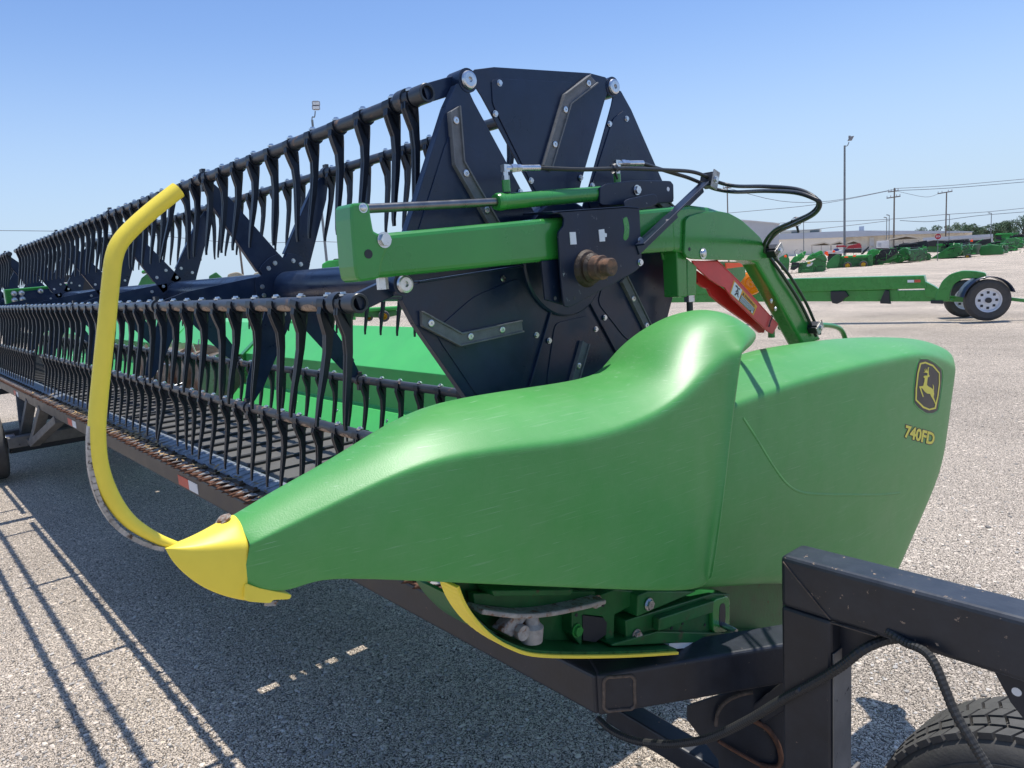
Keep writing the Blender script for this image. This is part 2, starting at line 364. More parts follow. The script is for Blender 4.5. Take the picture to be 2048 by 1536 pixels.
D = [dict(x=(-1.130, -1.058), T=(459, 1026), R=(500, 1088), B=(483, 1163)),
     dict(x=(-1.133, -1.054), T=(475, 1016), R=(514, 1082), B=(506, 1177)),
     dict(x=(-1.136, -1.048), T=(548, 969), R=(590, 1045), B=(568, 1189)),
     dict(x=(-1.140, -1.036), T=(640, 920), R=(672, 1005), B=(618, 1168), bi=.02),
     dict(x=(-1.150, -1.022), T=(720, 868), R=(760, 962), B=(668, 1159), bi=.02),
     dict(x=(-1.160, -1.005), T=(795, 822), R=(850, 926), B=(800, 1164)),
     dict(x=(-1.170, -.990), T=(870, 794), R=(950, 902), B=(930, 1170)),
     dict(x=(-1.185, -.972), T=(960, 778), R=(1060, 890), B=(1065, 1176)),
     dict(x=(-1.200, -.955), T=(1060, 764), R=(1170, 876), B=(1190, 1181)),
     dict(x=(-1.215, -.942), T=(1145, 753), R=(1262, 850), B=(1290, 1185)),
     dict(x=(-1.225, -.935), T=(1196, 738), R=(1335, 815), B=(1352, 1186)),
     dict(x=(-1.205, -.930), T=(1222, 700), R=(1382, 778), B=(1384, 1184), bu=.12),
     dict(x=(-1.180, -.930), T=(1262, 662), R=(1418, 745), B=(1398, 1181), bu=.16),
     dict(x=(-1.150, -.930), T=(1318, 628), R=(1442, 722), B=(1408, 1178), bu=.18),
     dict(x=(-1.115, -.930), T=(1388, 610), R=(1460, 708), B=(1414, 1172), bu=.18, S=[(1448, 850, .004), (1434, 1010, .002)]),
     dict(x=(-1.045, -.922), T=(1455, 622), R=(1474, 704), B=(1420, 1166), bu=.16, S=[(1459, 850, .002), (1443, 1010, 0)]),
     dict(x=(-.998, -.916), lip=1, T=(1508, 655), R=(1484, 700), B=(1424, 1160), bu=.10, S=[(1463, 850, 0), (1446, 1010, 0)]),
     dict(x=(-.988, -.919), lip=1, T=(1519, 667), R=(1484, 704), B=(1424, 1160), bu=.04, S=[(1464, 850, -.004), (1447, 1010, -.004)]),
     dict(lip=1, x=(-.988, -.930), T=(1512, 676), R=(1482, 708), B=(1423, 1160), bu=.02, S=[(1463, 850, -.018), (1446, 1010, -.018)])]
rows = loft(D)
end_divider = MB().grid(rows, flip=True).build('end_divider', 'green_plastic', header, sub=2)

# ---- rear half of the end shield
def rowsh(T, R_, S, B, xi, xo):
    t, r, s1, b = onX(*T, xi), onX(*R_, xo), onX(*S, xo + .006), onX(*B, xo - .02)
    m = (t + r) / 2 + V((.02, 0, .012))
    return [t + V((-.03, 0, -.3)), t + V((-.025, 0, -.03)), t, m, r.lerp(m, .25), r, r.lerp(s1, .07), r.lerp(s1, .25), r.lerp(s1, .62) , s1, s1.lerp(b, .5) + V((-.006, 0, 0)), b, b + V((-.05, 0, .01))]
S_ = [((1462, 708), (1432, 822), (1420, 1000), (1395, 1184), -1.18, -1.03),
      ((1500, 693), (1475, 806), (1455, 1000), (1432, 1186), -1.19, -1.02),
      ((1560, 683), (1545, 778), (1520, 1000), (1492, 1183), -1.20, -1.003),
      ((1640, 673), (1635, 750), (1605, 1000), (1576, 1175), -1.20, -.985),
      ((1720, 668), (1720, 728), (1690, 995), (1655, 1185), -1.20, -.97),
      ((1795, 670), (1800, 711), (1766, 980), (1712, 1198), -1.19, -.962),
      ((1840, 676), (1852, 704), (1818, 968), (1745, 1200), -1.16, -.966)]
rws = [rowsh(*q) for q in S_]
# the shield turns round its rear edge
for dx, pts in ((-.972, ((1870, 688), (1897, 722), (1870, 955), (1768, 1198))), (-.985, ((1884, 692), (1920, 742), (1892, 945), (1782, 1194)))):
    rws.append(rowsh(*pts, dx - .11, dx))
last = rws[-1]
rws.append([p + V((-.05, .012, -.004)) for p in last]); rws.append([p + V((-.20, -.02, -.01)) for p in last])
end_shield = MB().grid(rws, flip=True).build('end_shield', 'green_plastic', header, sub=2)

# ---- decals on the shield: shapes traced in the plane of the shield and laid on its surface
def surf(o):
    bpy.context.view_layer.update()
    dg = bpy.context.evaluated_depsgraph_get()
    e = o.evaluated_get(dg); me = e.to_mesh(); mw = o.matrix_world
    l = wloc(o); t = BVHTree.FromPolygons([v.co + l for v in me.vertices], [tuple(p.vertices) for p in me.polygons]); e.to_mesh_clear(); return t
ST = surf(end_shield)
def onS(px, py, lift):
    r = ray(px, py).normalized(); h = ST.ray_cast(CAM, r)
    p = h[0] if h[0] is not None else onX(px, py, -.96)
    return p + V((1, -.25, .05)).normalized() * lift
def fan(mb, pts, lift, mi):            # filled outline, cut into small faces so it follows the curved surface
    b = bmesh.new(); vs = [b.verts.new((x, y, 0)) for x, y in pts]; f = b.faces.new(vs); f.normal_update()
    bmesh.ops.triangulate(b, faces=[f])
    bmesh.ops.subdivide_edges(b, edges=b.edges[:], cuts=2, use_grid_fill=True)
    b.verts.index_update()
    vv = [onS(v.co.x, v.co.y, lift) for v in b.verts]; ff = []
    for g in b.faces:
        idx = [v.index for v in g.verts]; n = (vv[idx[1]] - vv[idx[0]]).cross(vv[idx[2]] - vv[idx[0]])
        ff.append(idx if n.x > 0 else idx[::-1])
    mb.add(vv, ff, mi); b.free()
ZL = z((1700, 680), .15625)
def rnd(pts, n=4, k=.28):
    out = []
    for i in range(len(pts)):
        a, b, c = V((*pts[i - 1], 0)), V((*pts[i], 0)), V((*pts[(i + 1) % len(pts)], 0))
        p, q = b.lerp(a, k), b.lerp(c, k)
        for j in range(n + 1):
            t = j / n; w = p.lerp(b, t).lerp(b.lerp(q, t), t); out.append((w.x, w.y))
    return out
mb = MB()
badge = ZL((900, 250), (985, 248), (1080, 300), (1168, 378), (1175, 470), (1160, 620), (1120, 900), (1060, 935), (980, 935), (880, 870), (822, 800), (822, 640), (845, 420), (868, 300))
fan(mb, rnd(badge, 3, .2), .0007, 0)
ringo = ZL((890, 295), (960, 278), (1060, 318), (1145, 418), (1148, 560), (1128, 720), (1095, 880), (1010, 900), (930, 870), (832, 770), (836, 620), (858, 420))
ringi = ZL((905, 312), (960, 300), (1052, 338), (1132, 428), (1133, 560), (1112, 715), (1078, 862), (1012, 880), (940, 850), (850, 762), (853, 620), (876, 425))
for i in range(len(ringo)):
    j = (i + 1) % len(ringo)
    q = [onS(*ringo[i], .0014), onS(*ringo[j], .0014), onS(*ringi[j], .0014), onS(*ringi[i], .0014)]
    mb.add(q, [[0, 1, 2, 3]] , 1)
deer = [[(1010, 345), (1000, 370), (1003, 420), (1005, 448), (1018, 458), (1008, 472), (992, 478), (985, 520), (980, 575), (1000, 595), (1040, 615), (1065, 640), (1072, 690), (1066, 730), (1085, 780), (1100, 830), (1095, 850), (1084, 820), (1060, 765), (1035, 725), (1020, 690), (985, 685), (955, 665), (925, 625), (905, 608), (915, 650), (938, 722), (928, 732), (905, 670), (880, 595), (930, 588), (945, 540), (952, 490), (938, 478), (935, 462), (960, 455), (985, 455), (988, 425), (960, 415), (932, 418), (955, 405), (945, 368), (968, 400), (962, 355), (985, 400), (992, 352)],
        [(1052, 562), (1068, 590), (1070, 640), (1060, 640), (1058, 600)]]
for d in deer: fan(mb, ZL(*d), .0014, 1)
mb.build('emblem', ['decal_black', 'decal_yellow'], end_shield)
# model number, set in heavy sans letters
def textmesh(s, offset=0.0, bold=0.0):
    cu = bpy.data.curves.new('t', 'FONT'); cu.body = s; cu.fill_mode = 'FRONT'; cu.offset = offset; cu.resolution_u = 4; cu.space_character = 1.0
    o = bpy.data.objects.new('t', cu); COL.objects.link(o); bpy.context.view_layer.update()
    dg = bpy.context.evaluated_depsgraph_get(); me = bpy.data.meshes.new_from_object(o.evaluated_get(dg))
    vs = [v.co.copy() for v in me.vertices]; fs = [list(p.vertices) for p in me.polygons]
    bpy.data.objects.remove(o); bpy.data.curves.remove(cu); bpy.data.meshes.remove(me)
    return vs, fs
def lay(mb, s, quad, fn, mi, offset, lift, ref=None):
    vs, fs = textmesh(s, offset)
    rv = ref or vs
    x0, x1 = min(v.x for v in rv), max(v.x for v in rv); y0, y1 = min(v.y for v in rv), max(v.y for v in rv)
    bl, br, tr, tl = [V((*q, 0)) for q in quad]
    out = []
    for v in vs:
        u, w = (v.x - x0) / (x1 - x0), (v.y - y0) / (y1 - y0)
        p = bl.lerp(br, u).lerp(tl.lerp(tr, u), w); out.append(fn(p.x, p.y, lift))
    ff = []
    for f in fs:
        n = (out[f[1]] - out[f[0]]).cross(out[f[2]] - out[f[0]]); ff.append(f if n.x > 0 else f[::-1])
    mb.add(out, ff, mi); return vs
mb = MB()
quad = ZL((690, 1248), (1065, 1352), (1090, 1190), (712, 1085))
ref = lay(mb, '740FD', quad, onS, 1, .036, .0014)
lay(mb, '740FD', quad, onS, 0, .088, .0007, ref)
mb.build('number_decal', ['decal_black', 'decal_yellow', 'green_plastic'], end_shield)

def bead(name, pts, r, lift, parent, m='green_plastic', sub=5):
    p = []
    q = spline([V((*a, 0)) for a in pts], sub)
    mb = MB(); mb.tube([onS(a.x, a.y, lift) for a in q], r, n=8, sub=1, caps=False); return mb.build(name, m, parent)
bead('crease', [(1486, 836), (1512, 876), (1545, 930), (1572, 966), (1600, 984), (1640, 989), (1700, 990), (1760, 990), (1800, 986)], .0050, -.0032, end_shield)
bead('badge_rim', rnd([(x, y) for x, y in ZL((893, 240), (990, 238), (1090, 292), (1180, 374), (1188, 475), (1172, 625), (1128, 912), (1064, 952), (978, 952), (872, 882), (810, 806), (810, 640), (834, 415), (860, 290), (893, 240))], 2, .2)[:-3], .0026, -.001, end_shield, sub=1)
# ---- yellow nose cap and divider rod
Nn = [dict(x=(-1.102, -1.092), T=(329, 1094), R=(330, 1097), B=(332, 1100), bi=0),
      dict(x=(-1.108, -1.082), T=(350, 1084), R=(352, 1096), B=(345, 1124), bi=.004),
      dict(x=(-1.112, -1.076), T=(372, 1074), R=(382, 1096), B=(372, 1152), bi=.006),
      dict(x=(-1.118, -1.068), T=(405, 1056), R=(425, 1092), B=(408, 1178), bi=.01),
      dict(x=(-1.124, -1.062), T=(440, 1033), R=(470, 1086), B=(450, 1195), bi=.012),
      dict(x=(-1.128, -1.060), T=(460, 1022), R=(496, 1085), B=(488, 1203), bi=.012),
      dict(x=(-1.128, -1.064), T=(464, 1022), R=(499, 1086), B=(494, 1203), bi=.012)]
for q in Nn: q.update(rl=.55, rd=.45)
cap = MB().grid(loft(Nn), flip=True)
nose_cap = cap.build('nose_cap', 'yellow_paint', header, sub=2)
mb = MB(); plate(mb, rnd([(490, 1166), (520, 1177), (575, 1187), (584, 1190), (580, 1199), (548, 1200), (540, 1207), (490, 1203)], 2, .2), -1.115, -1.0625)
mb.build('nose_lip', 'yellow_paint', nose_cap, bevel=.004)
_t = surf(nose_cap); _r = ray(447, 1040).normalized(); _h = _t.ray_cast(CAM, _r)
bolt(_h[0] if _h[0] is not None else onX(446, 1038, -1.10), .010, nose_cap, d=(0, -.45, .9), m='rust_cast', kind='dome')
bolt(onX(541, 1203, -1.075), .009, nose_cap, d=(.3, -.3, -.9), m='rust_cast')
rodp = [(352, 1092), (318, 1079), (285, 1061), (258, 1041), (233, 1011), (212, 972), (199, 928), (194, 880), (195, 830), (203, 745), (213, 650), (222, 560), (228, 515), (240, 485), (265, 456), (310, 416), (356, 380)]
rod = MB().tube(pX(rodp, -1.10), lambda t: .0065 + .0047 * min(1, t / .30), n=16, sub=5).build('divider_rod', 'yellow_paint', header)
wp = [(180, 852), (178, 885), (181, 938), (194, 990), (215, 1031), (241, 1060), (273, 1080), (306, 1093), (326, 1097)]
mb = MB(); pts = spline(pX(wp, -1.10), 4)
for k in range(len(pts) - 1): mb.bar(pts[k], pts[k + 1] + (pts[k + 1] - pts[k]) * .1, .012, .006, up=(0, -1, .1))
mb.build('wear_strip', 'bare_steel', rod)

# ---- frame work under the shield
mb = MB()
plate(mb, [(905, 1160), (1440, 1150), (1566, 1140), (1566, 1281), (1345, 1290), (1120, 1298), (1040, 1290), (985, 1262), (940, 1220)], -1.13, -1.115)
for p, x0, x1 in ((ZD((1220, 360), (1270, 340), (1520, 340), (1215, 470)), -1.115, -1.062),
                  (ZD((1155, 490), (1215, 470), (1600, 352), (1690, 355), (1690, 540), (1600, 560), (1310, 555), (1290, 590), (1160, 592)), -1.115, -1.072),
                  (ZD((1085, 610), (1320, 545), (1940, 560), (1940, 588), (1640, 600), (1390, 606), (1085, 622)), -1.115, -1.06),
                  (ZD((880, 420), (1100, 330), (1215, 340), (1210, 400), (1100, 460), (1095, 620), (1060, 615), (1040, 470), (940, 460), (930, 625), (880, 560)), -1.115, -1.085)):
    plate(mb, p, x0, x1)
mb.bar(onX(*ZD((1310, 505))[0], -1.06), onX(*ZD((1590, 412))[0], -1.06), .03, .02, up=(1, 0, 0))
frame = mb.build('lower_frame', 'green_shade_grime', header, bevel=.003)
mb = MB(); plate(mb, rnd(ZD((1600, 385), (1690, 360), (1690, 545), (1600, 560)), 3, .25), -1.075, -1.062)
sp = mb.build('slot_plate', 'green_paint', frame, bevel=.003)
mb = MB(); plate(mb, rnd(ZD((1636, 405), (1668, 398), (1666, 520), (1634, 525)), 4, .4), -1.064, -1.0612)
mb.build('opening', 'decal_black', frame); mb = MB(); plate(mb, ZD((935, 462), (1040, 475), (1060, 500), (1055, 560), (1000, 600), (938, 590)), -1.1, -1.083); mb.build('opening', 'decal_black', frame)
for q in ((1392, 528), (1448, 505), (1562, 512), (1042, 412), (905, 462)):
    c = onX(*ZD(q)[0], -1.0705); mb = MB(); mb.cyl(c + V((-.002, 0, 0)), c, .004, n=12); mb.build('hole', 'decal_black', frame)
mb = MB(); a = onX(*ZD((1640, 505))[0], -1.07); mb.cyl(a, a + V((.05, -.005, -.004)), .008, n=14)
mb.build('pin', 'zinc', frame)
for q, x, m in (((1273, 405), -1.06, 'zinc'), ((1210, 565), -1.07, 'rust_cast'), ((905, 540), -1.083, 'green_paint'), ((1005, 392), -1.08, 'rust_cast')):
    bolt(onX(*ZD(q)[0], x), .012, frame, m=m)
mb = MB(); a = spline(pX(ZD((380, 425), (560, 448), (720, 440), (880, 410), (1010, 378)), -1.07), 4)
for k in range(len(a) - 1): mb.bar(a[k], a[k + 1] + (a[k + 1] - a[k]) * .15, .05, .010)
mb.prism(pX(ZD((590, 462), (660, 470), (575, 575), (515, 545)), -1.06), (-.03, 0, 0))
kd = mb.build('knife_arm', 'rust_cast', frame, bevel=.003)
mb = MB(); c = onX(*ZD((670, 545))[0], -1.06); mb.lathe(c + V((0, 0, -.02)), (0, .1, 1), [(0, .001), (.0, .022), (.03, .024), (.038, .016), (.052, .013), (.06, .001)], n=18)
c = onX(*ZD((628, 552))[0], -1.05); mb.cyl(c + V((-.02, 0, 0)), c + V((.004, 0, 0)), .015, n=16)
mb.build('knife_joint', 'rust_cast', frame)
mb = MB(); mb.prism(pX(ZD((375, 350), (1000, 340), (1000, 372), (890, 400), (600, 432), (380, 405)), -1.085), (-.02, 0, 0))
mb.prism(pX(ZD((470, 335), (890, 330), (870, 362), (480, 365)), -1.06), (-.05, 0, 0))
mb.build('knife_drive', 'green_shade_grime', frame, bevel=.002)
# yellow skid strip
sk = spline(pX([(898, 1165), (912, 1200), (936, 1235), (968, 1266), (1005, 1287), (1050, 1301), (1130, 1305), (1240, 1304), (1338, 1299)], -1.06), 4)
mb = MB()
for k in range(len(sk) - 1):
    w_ = .055 - .038 * min(1, max(0, (k - 9) / 10)); mb.bar(sk[k] + V((.0275 - w_ / 2, 0, 0)), sk[k + 1] + (sk[k + 1] - sk[k]) * .06 + V((.0275 - w_ / 2, 0, 0)), w_, .007)
mb.build('skid_strip', 'yellow_paint', header, bevel=.0015)
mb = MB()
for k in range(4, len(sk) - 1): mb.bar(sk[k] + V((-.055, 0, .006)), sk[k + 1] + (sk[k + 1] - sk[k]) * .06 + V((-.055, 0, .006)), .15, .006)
mb.build('skid_plate', 'green_shade_grime', header)
mb = MB()
mb.prism(pX([(1338, 1287), (1400, 1283), (1448, 1284), (1455, 1290), (1340, 1299)], -1.062), (-.04, 0, 0))
mb.build('skid_heel', 'white_paint', header, bevel=.001)
mb = MB()
inner = [onX(*q, -1.16) for q in [(640, 1120), (900, 1160), (985, 1240), (1050, 1290), (1350, 1285), (1500, 1200), (1480, 760), (1180, 800), (900, 850), (700, 960)]]
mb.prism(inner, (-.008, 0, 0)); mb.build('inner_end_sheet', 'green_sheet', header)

# ---------------------------------------------------------------- reel
def link(o, me, name, parent, loc):
    c = bpy.data.objects.new(name, me); COL.objects.link(c); c.parent = parent; c.location = V(loc) - wloc(parent); return c
mb = MB(); mb.cyl((-7.28, RY, RZ), (-1.45, RY, RZ), .063, n=36); mb.cyl((-13.7, RY, RZ), (-7.62, RY, RZ), .063, n=24)
mb.build('reel_tube', 'navy_paint', header)
# end plates
EX = -1.408
def rt(r, t, m): return (HY + r * math.cos(rad(m)) - t * math.sin(rad(m)), HZ + r * math.sin(rad(m)) + t * math.cos(rad(m)))
def toloc(p, m):
    y, zz = p.y - HY, p.z - HZ; c, s = math.cos(rad(m)), math.sin(rad(m)); return (y * c + zz * s, -y * s + zz * c)
bar_l = [toloc(onX(*q, EX), BASE + 150) for q in ZA((712, 322), (735, 612), (955, 995))]
bolts_l = [toloc(onX(*q, EX), BASE + 90) for q in ZA((963, 180), (940, 345), (1133, 705), (1400, 690))]
barb = [toloc(onX(*q, EX), BASE + 150) for q in ZA((717, 385), (772, 668), (884, 864))]
outl = [(.466, -.165), (.466, .165), (.458, .225), (.44, .244), (.40, .215), (.20, .098), (.11, .050), (.11, -.050), (.20, -.098), (.40, -.215), (.44, -.244), (.458, -.225)]
inn = [(.440, -.12), (.440, .18), (.38, .185), (.16, .07), (.16, -.06), (.30, -.11)]
for k, a in enumerate(ANG):
    m = a + 30
    o_ = list(outl)
    if k not in (0, 1): o_[4], o_[5], o_[6] = (.40, .228), (.20, .113), (.11, .063)
    if k not in (1, 2): o_[7], o_[8], o_[9] = (.11, -.063), (.20, -.113), (.40, -.228)
    mb = MB(); mb.prism([(EX, *rt(r, t, m)) for r, t in o_], (-.004, 0, 0))
    if k not in (0, 1): mb.bar((EX - .008, *rt(.1, .06, m)), (EX - .008, *rt(.40, .231, m)), .004, .03, up=(1, 0, 0))
    for (r0, t0), (r1, t1) in ((outl[11], outl[0]), (outl[0], outl[1]), (outl[1], outl[2])):   # folded rims
        r0, r1 = r0 - .003, r1 - .003; A, B = V((EX - .012, *rt(r0, t0, m))), V((EX - .012, *rt(r1, t1, m))); mb.bar(A, B, .022, .004, up=(0, *rt(1, 0, m)) if r0 > .3 else (0, -math.sin(rad(m)), math.cos(rad(m))))
    ep = mb.build('end_plate', 'navy_paint', header, bevel=.0012)
    mb = MB(); mb.prism([(EX + .0028, *rt(r, t, m)) for r, t in rnd(inn, 3, .14)], (-.0024, 0, 0)); mb.build('cover_panel', 'navy_paint', ep, bevel=.0008)
    mb = MB(); pts = [V((EX + .010, *rt(r, t, m))) for r, t in bar_l]
    d0, d1 = (pts[1] - pts[0]).normalized(), (pts[2] - pts[1]).normalized(); up = V((1, 0, 0)); w = .0155
    n0, n1 = d0.cross(up), d1.cross(up); nm = (n0 + n1).normalized(); nm = nm / nm.dot(n0)
    L_ = [pts[0] + n0 * w + d0 * .008, pts[1] + nm * w, pts[2] + n1 * w]; R_ = [pts[0] - n0 * w - d0 * .008, pts[1] - nm * w, pts[2] - n1 * w]
    mb.prism(L_ + R_[::-1], (-.011, 0, 0))
    # raised rims of the bar
    for P in (L_, R_):
        for i in range(2):
            q0, q1 = P[i], P[i + 1]; ins = ((pts[i] - q0).normalized()) * .0022
            mb.bar(q0 + ins + V((.002, 0, 0)), q1 + ins + V((.002, 0, 0)), .004, .006, up=(1, 0, 0))
    wb = mb.build('wear_bar', 'wear_plastic', ep, bevel=.001)
    for r, t in barb: bolt((EX + .010, *rt(r, t, m)), .0068, wb, kind='cap')
    for r, t in bolts_l: bolt((EX + .003, *rt(r, t, m)), .0062, ep)
    c = (EX + .002, HY + RR * math.cos(rad(a)), HZ + RR * math.sin(rad(a)))
    bolt(c, .0165, ep, kind='cap', name='pivot_bolt')
    mb = MB(); mb.cyl((EX - .05, c[1], c[2]), (EX + .0015, c[1], c[2]), .027, n=24)
    # crank from the pivot to its tine tube
    ty, tz = TUBES[k]; A, B = V((EX - .035, c[1], c[2])), V((EX - .035, ty, tz)); mb.bar(A, B, .020, .040, up=(0, 0, 1)); 
    mb.build('crank', 'navy_paint', header, bevel=.002)
mb = MB(); mb.cyl((EX - .06, HY, HZ), (EX + .006, HY, HZ), .15, n=40); mb.lathe((EX + .006, HY, HZ), (1, 0, 0), [(0, .15), (.004, .145), (.004, .12)], n=40)
mb.build('cam_ring', 'navy_paint', header, bevel=.002)

# fingers
def finger():
    mb = MB()
    zs = [-.004, -.022, -.040, -.070, -.11, -.16, -.22, -.262, -.278]
    fy = [-.022, -.026, -.022, -.014, -.016, -.025, -.037, -.044, -.045]     # leading edge
    by = [.012, .015, .013, .008, .002, -.009, -.025, -.036, -.040]            # trailing edge
    for hw, y0f, y1f in ((.0032, lambda i: fy[i], lambda i: by[i]), (.0092, lambda i: fy[i], lambda i: fy[i] + (.0095 if i < 7 else .006))):
        rws = []
        for i, zz in enumerate(zs):
            w = hw * (1 if i < 6 else (1.0, .82, .6, .42)[i - 5])
            rws.append([V((-w, y0f(i), zz)), V((w, y0f(i), zz)), V((w, y1f(i), zz)), V((-w, y1f(i), zz))])
        mb.grid(rws, close=True, smooth=False, flip=True); mb.add(rws[-1], [[0, 1, 2, 3]])
    # saddle clamped round the tube
    n = 10; R0, R1 = .0188, .0235
    for x0, x1 in ((-.016, .016),):
        rr = []
        for i in range(n + 1):
            t = rad(150 + 240 * i / n); rr.append((math.cos(t), math.sin(t)))
        g = [[V((x, c * R1, s * R1)) for c, s in rr] for x in (x0, x1)]
        mb.grid(g, smooth=True); 
        for x, fl in ((x0, True), (x1, False)):
            mb.grid([[V((x, c * R0, s * R0)) for c, s in rr], [V((x, c * R1, s * R1)) for c, s in rr]], flip=fl, smooth=False)
    # gusset webs that run out along the tube
    for sx in (-1, 1):
        mb.add([V((sx * .003, .006, -.058)), V((sx * .014, .000, -.019)), V((sx * .014, .008, -.016)), V((sx * .003, .012, -.045)), V((sx * .003, -.012, -.02)), V((sx * .013, -.010, -.020))],
               [[0, 1, 2, 3] if sx > 0 else [3, 2, 1, 0], [0, 4, 5, 1] if sx > 0 else [1, 5, 4, 0]])
    mb.cyl((0, 0, .017), (0, 0, .021), .0105, n=10, mi=1); mb.cyl((0, 0, .021), (0, 0, .0255), .0072, .006, n=6, mi=1, smooth=False)
    return mb
fm = finger()
me_f = bpy.data.meshes.new('tine'); me_f.from_pydata([tuple(v) for v in fm.v], [], fm.f); me_f.materials.append(MATS['tine_plastic']); me_f.materials.append(MATS['zinc'])
for p, mi, s in zip(me_f.polygons, fm.m, fm.sm): p.material_index = mi; p.use_smooth = s
rest = MB()
SPX = [-2.87, -4.23, -5.6, -7.0, -7.85, -9.2, -10.55, -11.9, -13.3]
shown = {0: 6, 1: 22, 2: 24, 3: 24, 4: 20, 5: 4}
tubes = []
TINEJ = random.Random(3)
for k, (ty, tz) in enumerate(TUBES):
    mb = MB(); mb.cyl((-7.27, ty, tz), (-1.428, ty, tz), .0172, n=20, caps=False)
    mb.lathe((-1.47, ty, tz), (1, 0, 0), [(0, .0215), (.044, .0215), (.046, .020), (.046, .0155), (.010, .0152), (.01, .0001)], n=24)
    mb.cyl((-13.7, ty, tz), (-7.62, ty, tz), .0172, n=14)
    for sx in SPX:
        mb.lathe((sx - .012, ty, tz), (1, 0, 0), [(0, .0174), (0, .0245), (.026, .0245), (.026, .0174)], n=16)
        mb.box((sx, ty, tz + .028), (.026, .014, .014)); mb.box((sx, ty - .002, tz - .03), (.02, .02, .03))
    mb.lathe((-1.53, ty, tz), (1, 0, 0), [(0, .0174), (0, .026), (.03, .026), (.03, .0174)], n=16)
    tb = mb.build('tine_tube', 'tube_paint', header); tubes.append(tb)
    x = -1.492 if k in (2, 3) else -1.50; i = 0
    wr_ = MB(); nw = {3: 13, 4: 9, 5: 6}.get(k, 0)
    while x > -13.65:
        if not (-7.66 < x < -7.24):
            if i < shown[k]:
                o = link(None, me_f, 'tine', tb, (x, ty, tz)); 
                o.rotation_euler = (rad(TINEJ.gauss(0, 2.2)), rad(TINEJ.gauss(0, 1.6)) + (rad(7) if (k == 3 and i == 2) else 0), 0)
            else: rest.add([v + V((x, ty, tz)) for v in fm.v], [list(f) for f in fm.f]); 
            if i >= shown[k]:
                n = len(fm.f); rest.m[-n:] = fm.m; rest.sm[-n:] = fm.sm
            i += 1
        if 2 < i <= nw:
            h_ = .054 - .0022 * (i - 3); rws = []
            for j in range(9):
                t = j / 8; a_ = .85 * math.sin(math.pi * t) ** .6 * (1 - .03 * i) + .05
                rws.append([V((x + .069 + (t - .5) * 2 * h_ * .9, ty + .0176 * math.cos(rad(226) + a_ * s_), tz + .0176 * math.sin(rad(226) + a_ * s_))) for s_ in (-1, -.6, -.2, .2, .6, 1)])
            wr_.grid(rws)
        x -= .1385 if i != 1 else .075
    if nw: stuff(wr_.build('worn_patch', 'worn_rust', tb))
stuff(rest.build('tine', ['tine_plastic', 'zinc'], header))

# spiders
for j, sx in enumerate(SPX):
    mb = MB()
    for k, (ty, tz) in enumerate(TUBES):
        a = rad(ANG[k]); er = V((0, math.cos(a), math.sin(a))); et = V((0, -math.sin(a), math.cos(a))); c = V((sx, RY, RZ))
        p = [c + er * .05 + et * .062, c + er * .40 + et * .036, c + er * .47 + et * .020, c + er * .485, c + er * .47 - et * .020, c + er * .40 - et * .036, c + er * .05 - et * .062]
        mb.prism(p, (-.005, 0, 0))
        mb.bar(c + er * .12 + et * .056 + V((-.012, 0, 0)), c + er * .42 + et * .034 + V((-.012, 0, 0)), .024, .004, up=et)
    spd = mb.build('spider', 'navy_paint', header, bevel=.001 if j < 3 else 0)
    if j == 0:
        poly = []
        for i in range(72):
            t = 2 * math.pi * i / 72; d = abs(((math.degrees(t) - BASE + 0) % 60) - 30)
            poly.append((sx + .007, RY + (.135 - (.018 if d < 4.2 else 0)) * math.cos(t), RZ + (.135 - (.018 if d < 4.2 else 0)) * math.sin(t)))
        m2 = MB(); m2.prism(poly, (-.006, 0, 0)); hub = m2.build('hub_disc', 'navy_paint', spd, bevel=.001)
        for a in ANG:
            for da in (-9, 9): bolt((sx + .008, *pol((RY, RZ), .108, a + da)), .0072, hub)
    elif j < 5:
        for a in ANG:
            for q in ((.085, 26), (.135, -12), (.135, 14)): bolt((sx + .001, *pol((RY, RZ), q[0], a + q[1])), .0065, spd)
        m2 = MB(); m2.prism([(sx + .02, *pol((RY, RZ), .052, a)) for a in range(0, 360, 30)], (-.02, 0, 0)); m2.build('collar', 'navy_paint', spd)

# ---------------------------------------------------------------- reel arm, lift cylinder, bearing
AO, AI = -1.285, -1.343
mb = MB()
plate(mb, [(735, 469), (1345, 413), (1380, 411), (1385, 500), (1130, 519), (745, 558)], AI, AO)
arm = mb.build('reel_arm', 'green_paint', header, bevel=.012, seg=3)
mb = MB(); plate(mb, rnd([(700, 406), (731, 405), (739, 409), (744, 440), (748, 462), (760, 468), (775, 468), (782, 480), (766, 520), (760, 558), (712, 565)], 2, .2), AI - .004, AO + .004)
fb = mb.build('arm_bracket', 'green_paint', arm, bevel=.006)
bolt(onX(726, 416, AO + .004), .0075, fb, kind='dome'); bolt(onX(768, 480, AO + .004), .0125, fb)
mb = MB(); c = onX(737, 508, AO + .0045); mb.cyl(c + V((-.002, 0, 0)), c + V((.0005, 0, 0)), .0088, n=20); mb.build('hole', 'decal_black', fb)
mb = MB(); c = onX(765, 567, -1.33); mb.cyl(c + V((0, 0, -.012)), c + V((0, 0, .012)), .012, n=6, smooth=False); mb.build('bolt', 'zinc', fb)
